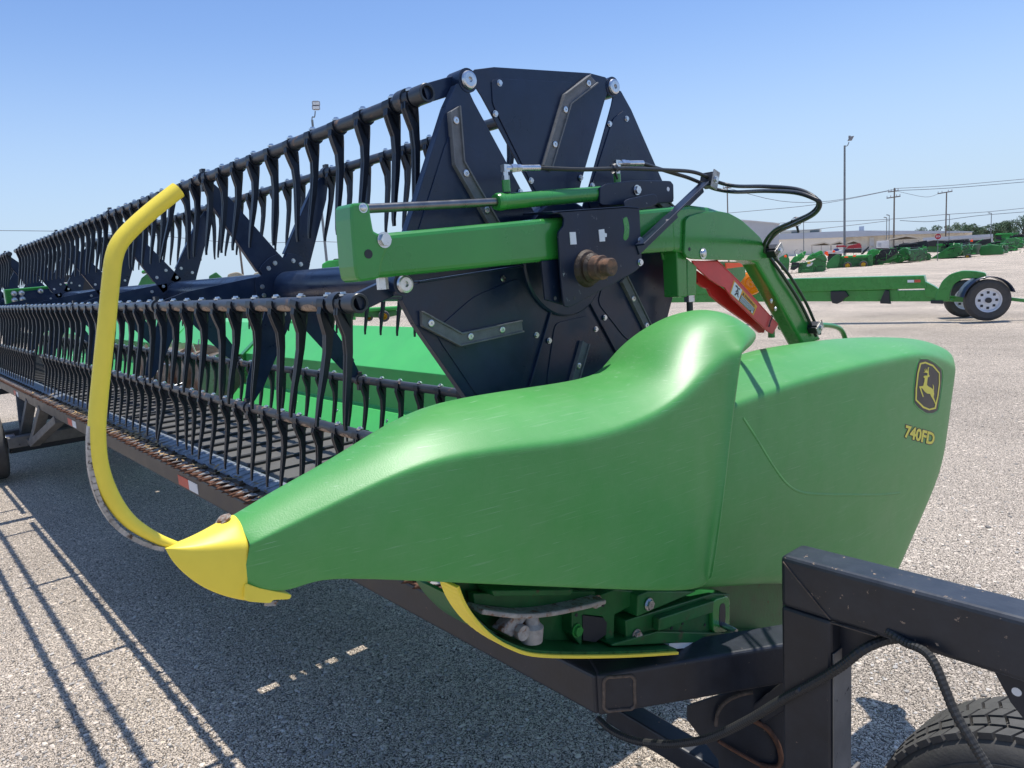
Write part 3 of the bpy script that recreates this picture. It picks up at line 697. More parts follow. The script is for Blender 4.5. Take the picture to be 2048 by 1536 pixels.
# curved rear leg of the arm
mb = MB()
leg = [(1340, 414), (1380, 409), (1420, 414), (1462, 428), (1500, 455), (1535, 492), (1575, 560), (1612, 622), (1645, 680), (1607, 694), (1575, 634), (1545, 580), (1514, 528), (1480, 510), (1440, 505), (1400, 512), (1345, 502)]
plate(mb, leg, AI, AO + .001); lg = mb.build('arm_leg', 'green_paint', arm, bevel=.012, seg=3)
mb = MB(); plate(mb, rnd(ZE((872, 432), (905, 400), (1010, 370), (1130, 362), (1215, 378), (1310, 430), (1410, 520), (1470, 580), (1490, 640), (1475, 735), (1440, 755), (930, 742), (880, 725), (862, 690), (868, 560)), 2, .2), AO + .001, AO + .010)
sp = mb.build('side_plate', 'green_paint', arm, bevel=.002)
bolt(onX(*ZE((1007, 697))[0], AO + .010), .0125, sp, kind='dome')
mb = MB()
for q, r in (((902, 663), .0055),): c = onX(*ZE(q)[0], AO + .0105); mb.cyl(c + V((-.001, 0, 0)), c, r, n=16)
mb.build('hole', 'decal_black', sp)
for q in ((1545, 1070), (1578, 1132)): bolt(onX(*ZE(q)[0], AO + .002), .006, lg, kind='dome')
# hanger below the plate, with its stud and nut
mb = MB(); plate(mb, ZE((690, 600), (870, 590), (870, 765), (740, 765), (700, 750), (688, 700)), AI, AI + .008)
plate(mb, ZE((800, 680), (880, 680), (885, 1040), (815, 1040)), AI - .0, AI + .05)
plate(mb, ZE((885, 735), (960, 800), (958, 1025), (885, 1030)), AI + .02, AO - .01)
hg = mb.build('hanger', 'green_paint', arm, bevel=.003)
mb = MB(); c = onX(*ZE((902, 1050))[0], -1.335); mb.cyl(c + V((0, 0, -.010)), c + V((0, 0, .010)), .017, n=6, smooth=False); mb.build('nut', 'zinc', hg)
mb = MB(); mb.cyl(c + V((0, 0, -.13)), c + V((0, 0, -.01)), .0095, n=14); mb.build('stud', 'decal_black', hg)
# red lock channel with warning label
mb = MB()
A1 = ZE((925, 752), (1120, 757), (1290, 920), (1600, 1262), (1560, 1330), (1520, 1312), (1240, 1050), (1180, 965), (1140, 950), (1060, 900), (940, 790))
plate(mb, A1, -1.303, -1.297)
A2 = ZE((962, 830), (1060, 900), (1180, 980), (1240, 1050), (1500, 1290), (1490, 1322), (1460, 1322), (1400, 1270), (1270, 1180), (1150, 1095), (1075, 1030), (1050, 975), (1010, 965), (970, 930))
plate(mb, A2, -1.365, -1.355)
mb.prism([onX(*ZE(q)[0], -1.30) for q in ((1120, 757), (1290, 920), (1600, 1262))] + [onX(*ZE(q)[0], -1.30) + V((-.06, 0, 0)) for q in ((1600, 1262), (1290, 920), (1120, 757))], (0, .002, .004))
lock = mb.build('lock_channel', 'red_paint', header, bevel=.0015)
def onL(px, py, l): return onX(px, py, -1.2968 + l)
def quadl(mb, q, l, mi): mb.add([onL(*p, l) for p in q][::-1], [[0, 1, 2, 3]], mi)
C4 = [V((*p, 0)) for p in ZE((1220, 1010), (1405, 1185), (1436, 1112), (1252, 905))]
def luv(u, v): p = C4[0].lerp(C4[1], u).lerp(C4[3].lerp(C4[2], u), v); return (p.x, p.y)
mb = MB()
def rect(u0, u1, v0, v1, l, mi): 
    vs = [onL(*luv(u, v), l) for u, v in ((u0, v0), (u1, v0), (u1, v1), (u0, v1))]
    n = (vs[1] - vs[0]).cross(vs[2] - vs[0]); mb.add(vs, [[0, 1, 2, 3] if n.x > 0 else [3, 2, 1, 0]], mi)
rect(0, 1, 0, 1, .0004, 0); rect(.04, .36, .06, .94, .0008, 1); rect(.38, .96, .06, .62, .0008, 2)
for i in range(5): rect(.40, .94 - (.12 if i == 4 else 0), .54 - i * .105, .585 - i * .105, .0012, 1)
rect(.885, .945, .08, .22, .0014, 1)
lay(mb, 'WARNING', [luv(.50, .70), luv(.92, .70), luv(.92, .90), luv(.50, .90)], onL, 2, .012, .0012)
def poly(pts, l, mi):
    vs = [onL(*luv(u, v), l) for u, v in pts]; n = V((0, 0, 0))
    for i in range(len(vs)): n += vs[i].cross(vs[(i + 1) % len(vs)])
    mb.add(vs, [list(range(len(vs))) if n.x > 0 else list(range(len(vs)))[::-1]], mi)
poly([(.41, .70), (.48, .70), (.445, .90)], .0012, 2)
poly([(.12, .72), (.30, .80), (.28, .90), (.22, .82), (.17, .88), (.10, .82)], .0012, 2)
poly([(.16, .44), (.21, .66), (.26, .62), (.30, .40), (.27, .40), (.23, .55), (.19, .42)], .0012, 2)
poly([(.20, .44), (.16, .16), (.20, .16), (.24, .38), (.30, .22), (.33, .24), (.27, .46)], .0012, 2)
poly([(.19, .66), (.25, .66), (.25, .74), (.19, .74)], .0012, 2)
mb.build('warning_label', ['decal_orange', 'white_tag', 'decal_black'], lock)
mb = MB(); mb.tube(pX(ZE((1545, 1185), (1555, 1195), (1548, 1215), (1538, 1240), (1527, 1275), (1535, 1262)), -1.292), .002, n=6, sub=3); mb.build('clip', 'decal_black', lock)
mb = MB(); c = onX(*ZE((1547, 1330))[0], -1.32); mb.cyl(c + V((0, 0, -.012)), c + V((0, 0, .02)), .011, n=14); mb.build('pin', 'green_paint', lock)
mb = MB(); c = onX(*ZE((795, 755))[0], AI + .01); mb.cyl(c + V((-.012, 0, 0)), c, .026, n=24); mb.build('lock_disc', 'red_paint', lock)
# amber lamp and orange reflector on the back of the frame, seen past the leg
LX = -1.62
mb = MB(); c = onX(*ZE((1395, 935))[0], LX); r0 = .046
mb.lathe(c + V((-.02, .02, 0)), (.65, -.75, .05), [(-.005, r0 * 1.02), (.012, r0), (.020, r0 * .9), (.026, r0 * .6), (.022, r0 * .5), (.027, r0 * .35), (.024, r0 * .2), (.026, .0001)], n=32)
lamp = mb.build('hazard_lamp', 'amber_lens', header)
mb = MB(); mb.cyl(c + V((-.035, .04, 0)), c + V((-.02, .02, 0)), r0 * 1.04, n=28); mb.cyl(c + V((-.03, .03, -.14)), c + V((-.03, .03, -.045)), .011, n=10); mb.build('lamp_base', 'green_paint', lamp)
mb = MB(); mb.prism(pX(ZE((1188, 770), (1330, 770), (1330, 800), (1195, 816)), -1.56), (-.004, 0, 0)); mb.build('reflector', 'orange_reflector', header)
mb = MB(); mb.prism(pX(ZE((1110, 760), (1330, 760), (1345, 870), (1300, 930), (1250, 900)), -1.60), (-.006, 0, 0)); mb.build('lamp_bracket', 'green_paint', header)
mb = MB(); mb.tube(pX([(1560, 655), (1600, 650), (1634, 650), (1665, 652), (1684, 662), (1694, 690)], -1.40), .0095, n=12, sub=5); mb.build('handle', 'green_paint', header)

# lift cylinder
CXX = -1.315
a, b, c = onX(720, 418, CXX), onX(993, 404, CXX), onX(1215, 386, CXX)
ax = (b - a).normalized()
mb = MB(); mb.cyl(a - ax * .02, b + ax * .02, .0093, n=20); rd = mb.build('cylinder_rod', 'chrome_rod', header)
mb = MB(); mb.lathe(b, ax, [(-.002, .0093), (-.002, .0175), (.004, .0198), (.016, .0198), (.018, .0185), (.022, .0183)], n=28); mb.cyl(b + ax * .02, c, .0183, n=28); cyl = mb.build('lift_cylinder', 'green_paint', header)
def fitting(px, py, bx):
    p = onX(px, py + 20, CXX); mb = MB(); mb.cyl(p + V((0, 0, -.022)), p + V((0, 0, .004)), .0095, n=16, mi=1)
    mb.cyl(p + V((0, 0, .004)), p + V((0, 0, .014)), .009, n=6, smooth=False); mb.cyl(p + V((0, 0, .014)), p + V((0, 0, .030)), .0065, n=14); q = p + V((0, 0, .030))
    mb.box(q, (.013, .016, .016)); mb.cyl(q, q + ax * .028, .0075, n=14); mb.cyl(q + ax * .016, q + ax * .030, .010, n=6, smooth=False); mb.cyl(q + ax * .032, q + ax * .046, .0088, n=6, smooth=False); mb.cyl(q + ax * .046, q + ax * .105, .0072, n=16)
    mb.build('hose_fitting', ['zinc', 'green_paint'], cyl); return q + ax * .10
h1 = fitting(1012, 344, 0); h2 = fitting(1234, 331, 0)
HX = -1.30
def pXX(l): return [onX(a, b, x) for a, b, x in l]
hA = [h1] + pX([(1160, 339), (1250, 337), (1330, 340), (1380, 343), (1408, 351), (1432, 363)], HX) + pXX([(1470, 372, -1.25), (1530, 373, -1.08), (1590, 378, -.95), (1625, 392, -.89), (1637, 408, -.88), (1622, 427, -.91), (1585, 444, -1.0), (1550, 460, -1.12), (1531, 482, -1.255), (1528, 500, -1.28), (1537, 512, -1.285)]) + pX([(1565, 550), (1600, 605), (1622, 650), (1632, 672)], AO + .012)
hB = [h2] + pX([(1345, 346), (1375, 355), (1402, 366), (1430, 378)], HX - .012) + pXX([(1470, 384, -1.25), (1530, 382, -1.07), (1590, 385, -.93), (1628, 397, -.87), (1640, 408, -.86), (1628, 428, -.89), (1590, 448, -.98), (1556, 464, -1.11), (1537, 486, -1.26), (1535, 500, -1.29), (1546, 512, -1.295)]) + pX([(1578, 550), (1611, 604), (1630, 646), (1640, 668)], AO + .004)
mb = MB(); mb.tube(hA, .0052, n=10, sub=6); mb.build('hydraulic_hose', 'hose_rubber', header)
mb = MB(); mb.tube(hB, .0052, n=10, sub=6); mb.build('hydraulic_hose', 'hose_rubber', header)
for q, hx in (((1592, 444), -.99), ((1228, 337), HX)):
    mb = MB(); c = onX(*q, hx); mb.cyl(c + V((0, -.004, -.002)), c + V((0, .004, .002)), .0125, n=12, caps=False); mb.bar(c + V((0, .004, -.01)), c + V((0, .012, -.026)), .005, .003); mb.build('cable_tie', 'decal_black', header)
def clamp(px, py, x, d, w=.030):
    c = onX(px, py, x); dv = V(d).normalized(); sd = V((1, 0, 0)).cross(dv).normalized()
    mb = MB(); mb.box(c, (.034, w * .9, .026), (V((1, 0, 0)), sd, dv)); mb.box(c + sd * .0, (.040, w * .55, .034), (V((1, 0, 0)), sd, dv)); o = mb.build('hose_clamp', 'decal_black', header, bevel=.002)
    mb = MB(); mb.box(c + V((.021, 0, 0)), (.004, w * 1.15, .030), (V((1, 0, 0)), sd, dv)); o2 = mb.build('clamp_plate', 'bare_steel', o, bevel=.001)
    bolt(c + V((.023, 0, 0)), .008, o); return o
clamp(1418, 361, HX - .006, (0, .55, -.2), .046); clamp(1546, 502, AO + .016, (0, .6, -.8), .04); clamp(1628, 655, AO + .016, (0, .55, -.8), .04)
# hose stay and bearing plate
mb = MB(); BX = -1.262
plate(mb, rnd(ZB((1255, 222), (1640, 195), (1722, 200), (1728, 330), (1735, 480), (1742, 505), (1700, 548), (1345, 742), (1320, 735), (1312, 700), (1298, 560), (1284, 335), (1312, 300), (1316, 262), (1300, 240)), 2, .16), BX - .006, BX)
plate(mb, ZB((1195, 490), (1300, 480), (1335, 735), (1215, 700)), BX - .03, BX - .024)
br = mb.build('bearing_plate', 'bracket_paint', header, bevel=.002)
mb = MB(); mb.prism([onX(*q, BX) for q in ZB((1255, 222), (1640, 196), (1722, 200))] + [onX(*q, BX) + V((-.105, 0, .006)) for q in ZB((1722, 200), (1640, 196), (1255, 222))], (0, 0, -.006)); mb.build('top_flange', 'bracket_paint', br, bevel=.002)
mb = MB(); plate(mb, rnd(ZB((1632, 262), (1655, 250), (1668, 300), (1665, 360), (1648, 382), (1634, 370), (1642, 315)), 3, .3), BX - .001, BX + .0006); mb.build('slot', 'green_paint', br)
mb = MB(); plate(mb, ZB((1347, 335), (1378, 334), (1384, 400), (1352, 402)), BX, BX + .002); mb.build('tag', 'white_tag', br); mb = MB(); plate(mb, ZB((1503, 322), (1532, 318), (1535, 340), (1546, 342), (1546, 360), (1536, 362), (1537, 384), (1509, 386)), BX, BX + .002); mb.build('tag', 'white_tag', br)
sc_ = onX(*ZB((1440, 530))[0], BX)
mb = MB(); mb.lathe(sc_, (1, 0, 0), [(0, .046), (.010, .040), (.012, .034), (.02, .036), (.028, .030), (.03, .0001)], n=28); mb.build('grease', 'grease', br)
mb = MB(); mb.lathe(sc_, (1, 0, 0), [(.0, .029), (.050, .029), (.052, .0275), (.053, .021), (.078, .021), (.080, .019), (.081, .0001)], n=30); mb.build('spindle', 'rust_dark', br)
for q in ((1725, 380), (1725, 498)): bolt(onX(*ZB(q)[0], BX), .0075, br)
mb = MB()
for q in ((1548, 588), (1372, 690), (1268, 692)): c = onX(*ZB(q)[0], BX + .0004); mb.cyl(c + V((-.002, 0, 0)), c, .0045, n=14)
mb.build('hole', 'decal_black', br)
mb = MB(); a, b = onX(1278, 490, BX + .012), onX(1408, 366, HX + .004); mb.bar(a, b, .005, .032, up=(1, 0, 0) if False else (1, 0, .0)); 
d = (b - a).normalized(); mb.bar(a + V((-.01, 0, 0)) + d.cross(V((1, 0, 0))) * .015, b + V((-.01, 0, 0)) + d.cross(V((1, 0, 0))) * .015, .004, .024, up=d.cross(V((1, 0, 0)))); mb.build('hose_stay', 'bracket_paint', br, bevel=.001)
mb = MB(); plate(mb, rnd(ZB((1510, 95), (1545, 72), (1700, 55), (1890, 58), (1906, 78), (1908, 160), (1885, 176), (1510, 192)), 2, .12), -1.30, -1.292); plate(mb, rnd(ZB((1510, 110), (1900, 100), (1908, 176), (1510, 200)), 2, .1), -1.345, -1.339)
ck = mb.build('cylinder_bracket', 'bracket_paint', header, bevel=.002)
mb = MB(); plate(mb, rnd(ZB((1640, 160), (1800, 126), (1818, 140), (1820, 185), (1760, 206), (1720, 212), (1720, 240), (1645, 240)), 2, .2), BX - .006, BX - .001); mb.build('lug', 'bracket_paint', ck, bevel=.002)
bolt(onX(*ZB((1707, 108))[0], -1.291), .0105, ck, kind='hex')
mb = MB(); c = onX(*ZB((1877, 103))[0], -1.2915); mb.cyl(c + V((-.001, 0, 0)), c, .006, n=14); mb.build('hole', 'white_tag', ck)

# ---------------------------------------------------------------- platform: cutterbar, ramp, belts, back sheet, drum
DZ = .79 + .2
mb = MB(); mb.bx(-13.9, -1.19, 1.085, 1.12, DZ - .03, DZ - .008); mb.bx(-13.9, -1.19, 1.048, 1.087, DZ - .016, DZ - .010); mb.build('cutterbar', 'rust', header)
g = MB()
prof = [(1.11, .008, .012), (1.10, .011, .014), (1.085, .010, .013), (1.055, .0065, .010), (1.025, .0026, .004), (1.017, .0008, .001)]
rws = []
for y, w, h in prof: rws.append([V((w * c, y, h * s + (y - 1.06) * -.05 - .006)) for c, s in ((1, -.6), (.8, .4), (.25, 1), (-.25, 1), (-.8, .4), (-1, -.6))])
g.grid(rws, close=True, flip=True); g.add(rws[0], [[0, 1, 2, 3, 4, 5]])
me_g = bpy.data.meshes.new('knife_guard'); me_g.from_pydata([tuple(v) for v in g.v], [], g.f); me_g.materials.append(MATS['rust'])
for p in me_g.polygons: p.use_smooth = True
rest = MB(); x = -1.30; i = 0
while x > -13.85:
    if i < 90: o = link(None, me_g, 'knife_guard', header, (x, 0, DZ)); o.rotation_euler = (0, 0, rad(random.uniform(-2, 2)))
    else: rest.add([v + V((x, 0, DZ)) for v in g.v], [list(f) for f in g.f])
    x -= .0762; i += 1
stuff(rest.build('knife_guard', 'rust', header))
# knife sections and hold-downs
mb = MB(); x = -1.26
while x > -13.85:
    mb.prism([(x - .034, 1.105, DZ + .006), (x, 1.045, DZ + .004), (x + .034, 1.105, DZ + .006)], (0, 0, -.003)); x -= .0762
mb.build('knife', 'bare_steel', header)
mb = MB(); x = -1.45
rj = random.Random(4)
while x > -13.8:
    mb.box((x, 1.105, DZ + .010), (.055, .03, .012)); mb.cyl((x + .01, 1.108, DZ + .014), (x + .01, 1.108, DZ + .024), .008, n=6, smooth=False); x -= .152
mb.bx(-13.9, -1.19, 1.095, 1.128, DZ - .01, DZ + .006)
mb.build('hold_down_strip', 'grease', header, bevel=.002)
mb = MB(); x = -1.19; 
while x > -13.8:
    mb.prism([(x, 1.122, DZ - .004), (x, 1.145, DZ + .010), (x, 1.22, DZ + .020), (x, 1.245, DZ + .006), (x, 1.245, DZ - .01), (x, 1.122, DZ - .014)], (-.1485, 0, 0))
    for q in (.02, .095): mb.prism([(x - q, 1.130, DZ + .003), (x - q, 1.146, DZ + .015), (x - q, 1.215, DZ + .024), (x - q, 1.232, DZ + .013)], (-.035, 0, 0))
    x -= .15
mb.build('ramp', 'ramp_metal', header, bevel=.002)
# belts, parted by an added slot that throws light slits on the ground
def belt(x0, x1):
    mb = MB(); mb.bx(x1, x0, 1.24, 2.0, DZ - .03, DZ); return mb.build('draper_belt', 'belt_rubber', header)
for a, b in ((-1.20, -3.217), (-3.266, -5.55), (-7.3, -13.7)):
    o = belt(a, b); mb = MB(); x = a - .16
    while x > b + .05:
        mb.bx(x - .012, x + .012, 1.262, 1.985, DZ - .001, DZ + .014); x -= .205
    mb.build('belt_slat', 'slat_rubber', o, bevel=.003)
mb = MB()
for y in (1.25, 1.42, 1.555, 1.72, 1.88): mb.bx(-3.28, -3.205, y - .03, y + .03, DZ - .06, DZ - .031)
mb.build('slot_bar', 'slat_rubber', header)  # bars added across the slot to break its light into dashes
mb = MB(); mb.bx(-7.3, -5.55, 1.24, 2.1, DZ - .05, DZ - .02); x = -5.7
while x > -7.2: mb.bx(x - .012, x + .012, 1.26, 2.08, DZ - .021, DZ - .006); x -= .18
mb.build('feed_belt', 'belt_rubber', header)
def back(x0, x1):
    mb = MB(); y0 = 2.0
    pr = [(y0 - .07, DZ - .005), (y0 + .045, DZ + .120), (y0 + .085, DZ + .13), (y0 + .095, DZ + .345), (y0 + .34, DZ + .545), (y0 + .42, DZ + .50), (y0 + .42, DZ - .3), (y0 + .05, DZ - .3)]
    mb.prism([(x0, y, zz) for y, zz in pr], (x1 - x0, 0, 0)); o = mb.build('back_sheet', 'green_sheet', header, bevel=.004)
    x = x0 - .3
    while x > x1 + .1: bolt((x, y0 + .09, DZ + .165), .007, o, d=(0, -1, 0), kind='dome'); bolt((x - .25, y0 + .01, DZ + .085), .007, o, d=(0, -.86, .5), kind='dome'); x -= .55
    mb = MB(); mb.bx(x1, x0, y0 - .085, y0 - .06, DZ + .0, DZ + .012); mb.build('seal_strip', 'slat_rubber', o); return o
back(-1.75, -5.5); back(-7.35, -13.8)
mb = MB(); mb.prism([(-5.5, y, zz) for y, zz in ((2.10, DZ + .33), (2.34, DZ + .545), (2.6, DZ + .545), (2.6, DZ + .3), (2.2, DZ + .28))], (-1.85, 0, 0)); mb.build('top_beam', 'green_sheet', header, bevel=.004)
mb = MB(); mb.prism([(-5.46, 2.07, DZ + .34), (-5.46, 2.30, DZ + .53), (-5.46, 2.40, DZ + .40), (-5.46, 2.3, DZ + .05), (-5.46, 2.1, DZ + .05)], (-.05, 0, 0)); mb.build('opening_plate', 'green_paint', header)
dr = MB(); dr.cyl((-7.22, 1.98, DZ + .17), (-5.62, 1.98, DZ + .17), .185, n=40)
for i in range(120):
    pass
drum = dr.build('feed_drum', 'drum_steel', header)
mb = MB()
for sgn in (0, 1):
    pts = []
    for i in range(70):
        t = i / 69; x = (-5.64 - .75 * t) if sgn == 0 else (-7.20 + .75 * t); a = t * 4 * math.pi + sgn * 2
        pts.append((x, math.cos(a), math.sin(a)))
    mb.grid([[V((x, 1.98 + r * c, DZ + .17 + r * s)) for r in (.18, .235)] for x, c, s in pts], smooth=True)
mb.build('drum_flighting', 'drum_steel', drum)
mb = MB()
for i in range(26):
    a = i * 2.4; x = -5.75 - i * .053; c = V((x, 1.98 + .18 * math.cos(a), DZ + .17 + .18 * math.sin(a))); mb.cyl(c, c + V((0, math.cos(a), math.sin(a))) * .09, .007, n=8)
mb.build('drum_finger', 'zinc', drum)
# centre reel arm at the split in the reel
mb = MB(); plate(mb, [(8, 579), (104, 571), (150, 566), (160, 595), (112, 601), (13, 610)], -7.50, -7.42)
ca = mb.build('centre_arm', 'green_paint', header, bevel=.008)
mb = MB(); plate(mb, [(24, 585), (100, 577), (112, 588), (104, 596), (26, 602)], -7.42, -7.41); cp = mb.build('arm_plate', 'navy_paint', ca)
for q in ((28, 587), (43, 586), (81, 582), (105, 580), (29, 600), (45, 598)): bolt(onX(*q, -7.41), .018, cp, kind='dome')
# reel braces: long gussets from the hubs along the left arms
# chaff lying on the knife
mb = MB(); rj = random.Random(11)
for i in range(420):
    x = rj.choice([rj.gauss(-4.9, .5), rj.gauss(-6.2, .5), rj.uniform(-8, -1.5)]); y = rj.uniform(1.06, 1.16); c = V((x, y, DZ + .012 + rj.random() * .01)); a = rj.random() * 3.1; l = rj.uniform(.01, .04)
    d = V((math.cos(a), math.sin(a), rj.uniform(-.2, .2))) * l; s = V((-math.sin(a), math.cos(a), 0)) * rj.uniform(.002, .006)
    mb.add([c - d - s, c + d - s, c + d + s, c - d + s], [[0, 1, 2, 3]])
stuff(mb.build('straw', 'straw', header))

# ================================================================ BLACK HEADER TRAILER
tr = thing('header_trailer', 'black steel header trailer under the combine header, with tongue beam and tyre at right', 'trailer', (-7.4, 1.4, 0))
BZ0, BZ1 = .775, .880
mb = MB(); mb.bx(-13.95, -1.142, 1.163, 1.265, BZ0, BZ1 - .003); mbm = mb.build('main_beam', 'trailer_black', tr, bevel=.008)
c0, c1 = V((-1.135, 1.165, 0)), V((-.80, 1.732, 0)); dg = (c1 - c0).normalized(); sd = V((dg.y, -dg.x, 0))
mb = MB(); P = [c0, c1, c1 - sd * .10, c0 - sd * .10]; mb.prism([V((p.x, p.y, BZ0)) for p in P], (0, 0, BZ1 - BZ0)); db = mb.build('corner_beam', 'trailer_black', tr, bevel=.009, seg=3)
mb = MB()
fr = [(.012, .012), (.088, .006), (.090, .090), (.016, .097)]
pts = [c0 + dg * a + sd * .001 + V((0, 0, BZ0 + b)) for a, b in fr]
sm = []
for i in range(4):
    a, b = pts[i], pts[(i + 1) % 4]
    sm += [a.lerp(b, t) for t in (.12, .3, .5, .7, .88)]
sm.append(sm[0]); mb.tube(sm, .0042, n=8, sub=3); mb.build('weld_seam', 'weld_bead', db)
TY0, TY1, TZ0, TZ1 = 1.40, 1.487, 1.072, 1.187
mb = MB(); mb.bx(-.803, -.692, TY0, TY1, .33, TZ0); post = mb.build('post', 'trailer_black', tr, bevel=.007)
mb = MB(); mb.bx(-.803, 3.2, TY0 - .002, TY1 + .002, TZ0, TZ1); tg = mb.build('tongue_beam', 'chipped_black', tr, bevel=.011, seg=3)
mb = MB(); mb.bar((-.795, TY0 - .003, TZ1 - .012), (-.692, TY0 - .003, TZ0 + .006), .002, .004, up=(0, 1, 0)); mb.bar((-.692, TY0 - .003, TZ0), (-.60, TY0 - .003, TZ0 + .002), .002, .005, up=(0, 1, 0)); mb.build('weld_seam', 'weld_bead', tg)
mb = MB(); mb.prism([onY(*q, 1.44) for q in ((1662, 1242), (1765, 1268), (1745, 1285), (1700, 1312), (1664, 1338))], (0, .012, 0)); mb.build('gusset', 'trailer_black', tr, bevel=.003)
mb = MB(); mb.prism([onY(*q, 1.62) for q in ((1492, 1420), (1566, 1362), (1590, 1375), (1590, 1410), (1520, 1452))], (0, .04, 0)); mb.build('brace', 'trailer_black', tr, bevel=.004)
mb = MB(); mb.bx(-.690, -.682, TY1 - .02, TY1 + .03, .45, .70); hp = mb.build('hinge_plate', 'trailer_dusty_lit', tr, bevel=.003)
for zz in (.50, .655): bolt((-.681, TY1 + .015, zz), .011, hp)
mb = MB(); mb.bx(-.6905, -.688, TY0 + .004, TY1 - .004, .36, 1.0); mb.build('post_face', 'trailer_dusty_lit', post)  # lighter sheet: dust, with the sun on this face put into the colour
# lower members between the beam and the post
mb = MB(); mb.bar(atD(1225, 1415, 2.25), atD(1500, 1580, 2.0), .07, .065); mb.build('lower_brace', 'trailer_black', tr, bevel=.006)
pp = [(1372, 1410), (1450, 1385), (1570, 1350), (1600, 1400), (1600, 1560), (1440, 1560), (1435, 1520), (1372, 1440)]
mb = MB(); A = [atD(*q, 1.98) for q in pp]; mb.prism(A, (.02, .06, 0)); gp = mb.build('cross_plate', 'trailer_black', tr, bevel=.004)
mb = MB(); mb.tube([atD(*q, 1.965) for q in ((1432, 1452), (1436, 1425), (1452, 1404), (1480, 1390), (1505, 1385))], .005, n=8); mb.build('weld_seam', 'weld_bead', gp)
mb = MB(); mb.tube([atD(*q, 1.97) for q in ((1508, 1442), (1535, 1458), (1556, 1490), (1562, 1520), (1552, 1535), (1520, 1530))], .007, n=8); mb.build('weld_seam', 'rust', gp)
mb = MB(); mb.tube([atD(*q, 1.965) for q in ((1437, 1482), (1475, 1505), (1530, 1535))], .005, n=8); mb.build('weld_seam', 'rust', gp)
def conduit(name, pts, r):
    p = spline([V(q) for q in pts], 10); out = [p[0]]; acc = 0
    dense = []
    for i in range(len(p) - 1):
        n = max(1, int((p[i + 1] - p[i]).length / .0030)); dense += [p[i].lerp(p[i + 1], k / n) for k in range(n)]
    mb = MB(); prev = None; rg = []; n = 10; N = int(len(dense))
    for i, q in enumerate(dense):
        d = (dense[min(i + 1, N - 1)] - dense[max(i - 1, 0)]).normalized(); u = prev or V((0, 0, 1)); x = d.cross(u).normalized(); y = x.cross(d); prev = y
        rr = r * (1 if i % 2 else .90); rg.append([q + x * rr * math.cos(2 * math.pi * k / n) + y * rr * math.sin(2 * math.pi * k / n) for k in range(n)])
    mb.grid(rg, close=True, smooth=False); return mb.build(name, 'conduit_plastic', tr)
conduit('conduit', [onY(1196, 1437, 1.40), onY(1225, 1462, 1.39), onY(1265, 1480, 1.39), onY(1310, 1487, 1.385), onY(1360, 1487, 1.385), onY(1425, 1474, 1.384), onY(1500, 1438, 1.384), onY(1560, 1402, 1.384), onY(1620, 1370, 1.384), onY(1680, 1334, 1.386), onY(1725, 1300, 1.40), onY(1765, 1282, 1.43), onY(1800, 1276, 1.47)], .0105)
conduit('conduit', [onY(1775, 1262, 1.40), onY(1810, 1285, 1.39), onY(1845, 1300, 1.38), onY(1868, 1325, 1.37), onY(1888, 1372, 1.36), onY(1910, 1425, 1.35), onY(1942, 1480, 1.34), onY(1985, 1552, 1.33)], .0088)
mb = MB(); c = onY(1600, 1379, 1.384); mb.cyl(c + V((-.003, 0, .002)), c + V((.003, 0, -.002)), .0135, n=12); mb.build('cable_tie', 'decal_black', tr)
# reflective tape on the front of the beam
for x in (-4.03, -6.9, -9.8, -12.6):
    mb = MB(); mb.bx(x - .17, x, 1.1605, 1.1628, BZ0 + .016, BZ0 + .07, 0); mb.bx(x + .002, x + .14, 1.1605, 1.1628, BZ0 + .016, BZ0 + .07, 1); mb.build('reflective_tape', ['tape_red', 'white_tag'], mbm)
# wheels
def tyre(parent, c, r, w, nb=66, detail=True):
    ax = V((0, 1, 0)); mb = MB(); h = w / 2
    prof = [(-h * .80, r * .60), (-h * .96, r * .68), (-h * 1.06, r * .80), (-h * 1.02, r * .90), (-h * .86, r * .945), (-h * .80, r * .958), (h * .80, r * .958), (h * .86, r * .945), (h * 1.02, r * .90), (h * 1.06, r * .80), (h * .96, r * .68), (h * .80, r * .60)]
    mb.lathe(c, ax, prof, n=72)
    if detail:
        for k in (.70, .76, .84): mb.lathe(V(c) + V((0, -h * 1.06 - .001, 0)), ax, [(.002, r * k - .004), (-.001, r * k), (.002, r * k + .004)], n=72)
        for bi in range(5):
            y0 = -h * .86 + bi * (h * 1.72 / 5); y1 = y0 + h * 1.72 / 5 - .006
            for i in range(nb):
                a0 = 2 * math.pi * (i + (.5 if bi % 2 else 0)) / nb; a1 = a0 + 2 * math.pi / nb * .80; sk = .35 * 2 * math.pi / nb * (1 if bi % 2 else -1)
                R0 = r * .952; R1 = r * (1.0 - .012 * abs(bi - 2) / 2)
                def q(a, y, R): return V((c[0] + R * math.cos(a), c[1] + y, c[2] + R * math.sin(a)))
                vs = [q(a0, y0, R0), q(a1, y0, R0), q(a1 + sk, y1, R0), q(a0 + sk, y1, R0), q(a0, y0, R1), q(a1, y0, R1), q(a1 + sk, y1, R1), q(a0 + sk, y1, R1)]
                mb.add(vs, [[4, 5, 6, 7][::-1], [0, 1, 5, 4][::-1], [1, 2, 6, 5][::-1], [2, 3, 7, 6][::-1], [3, 0, 4, 7][::-1]])
    return mb.build('tyre', 'tyre_rubber', parent, fix=detail)
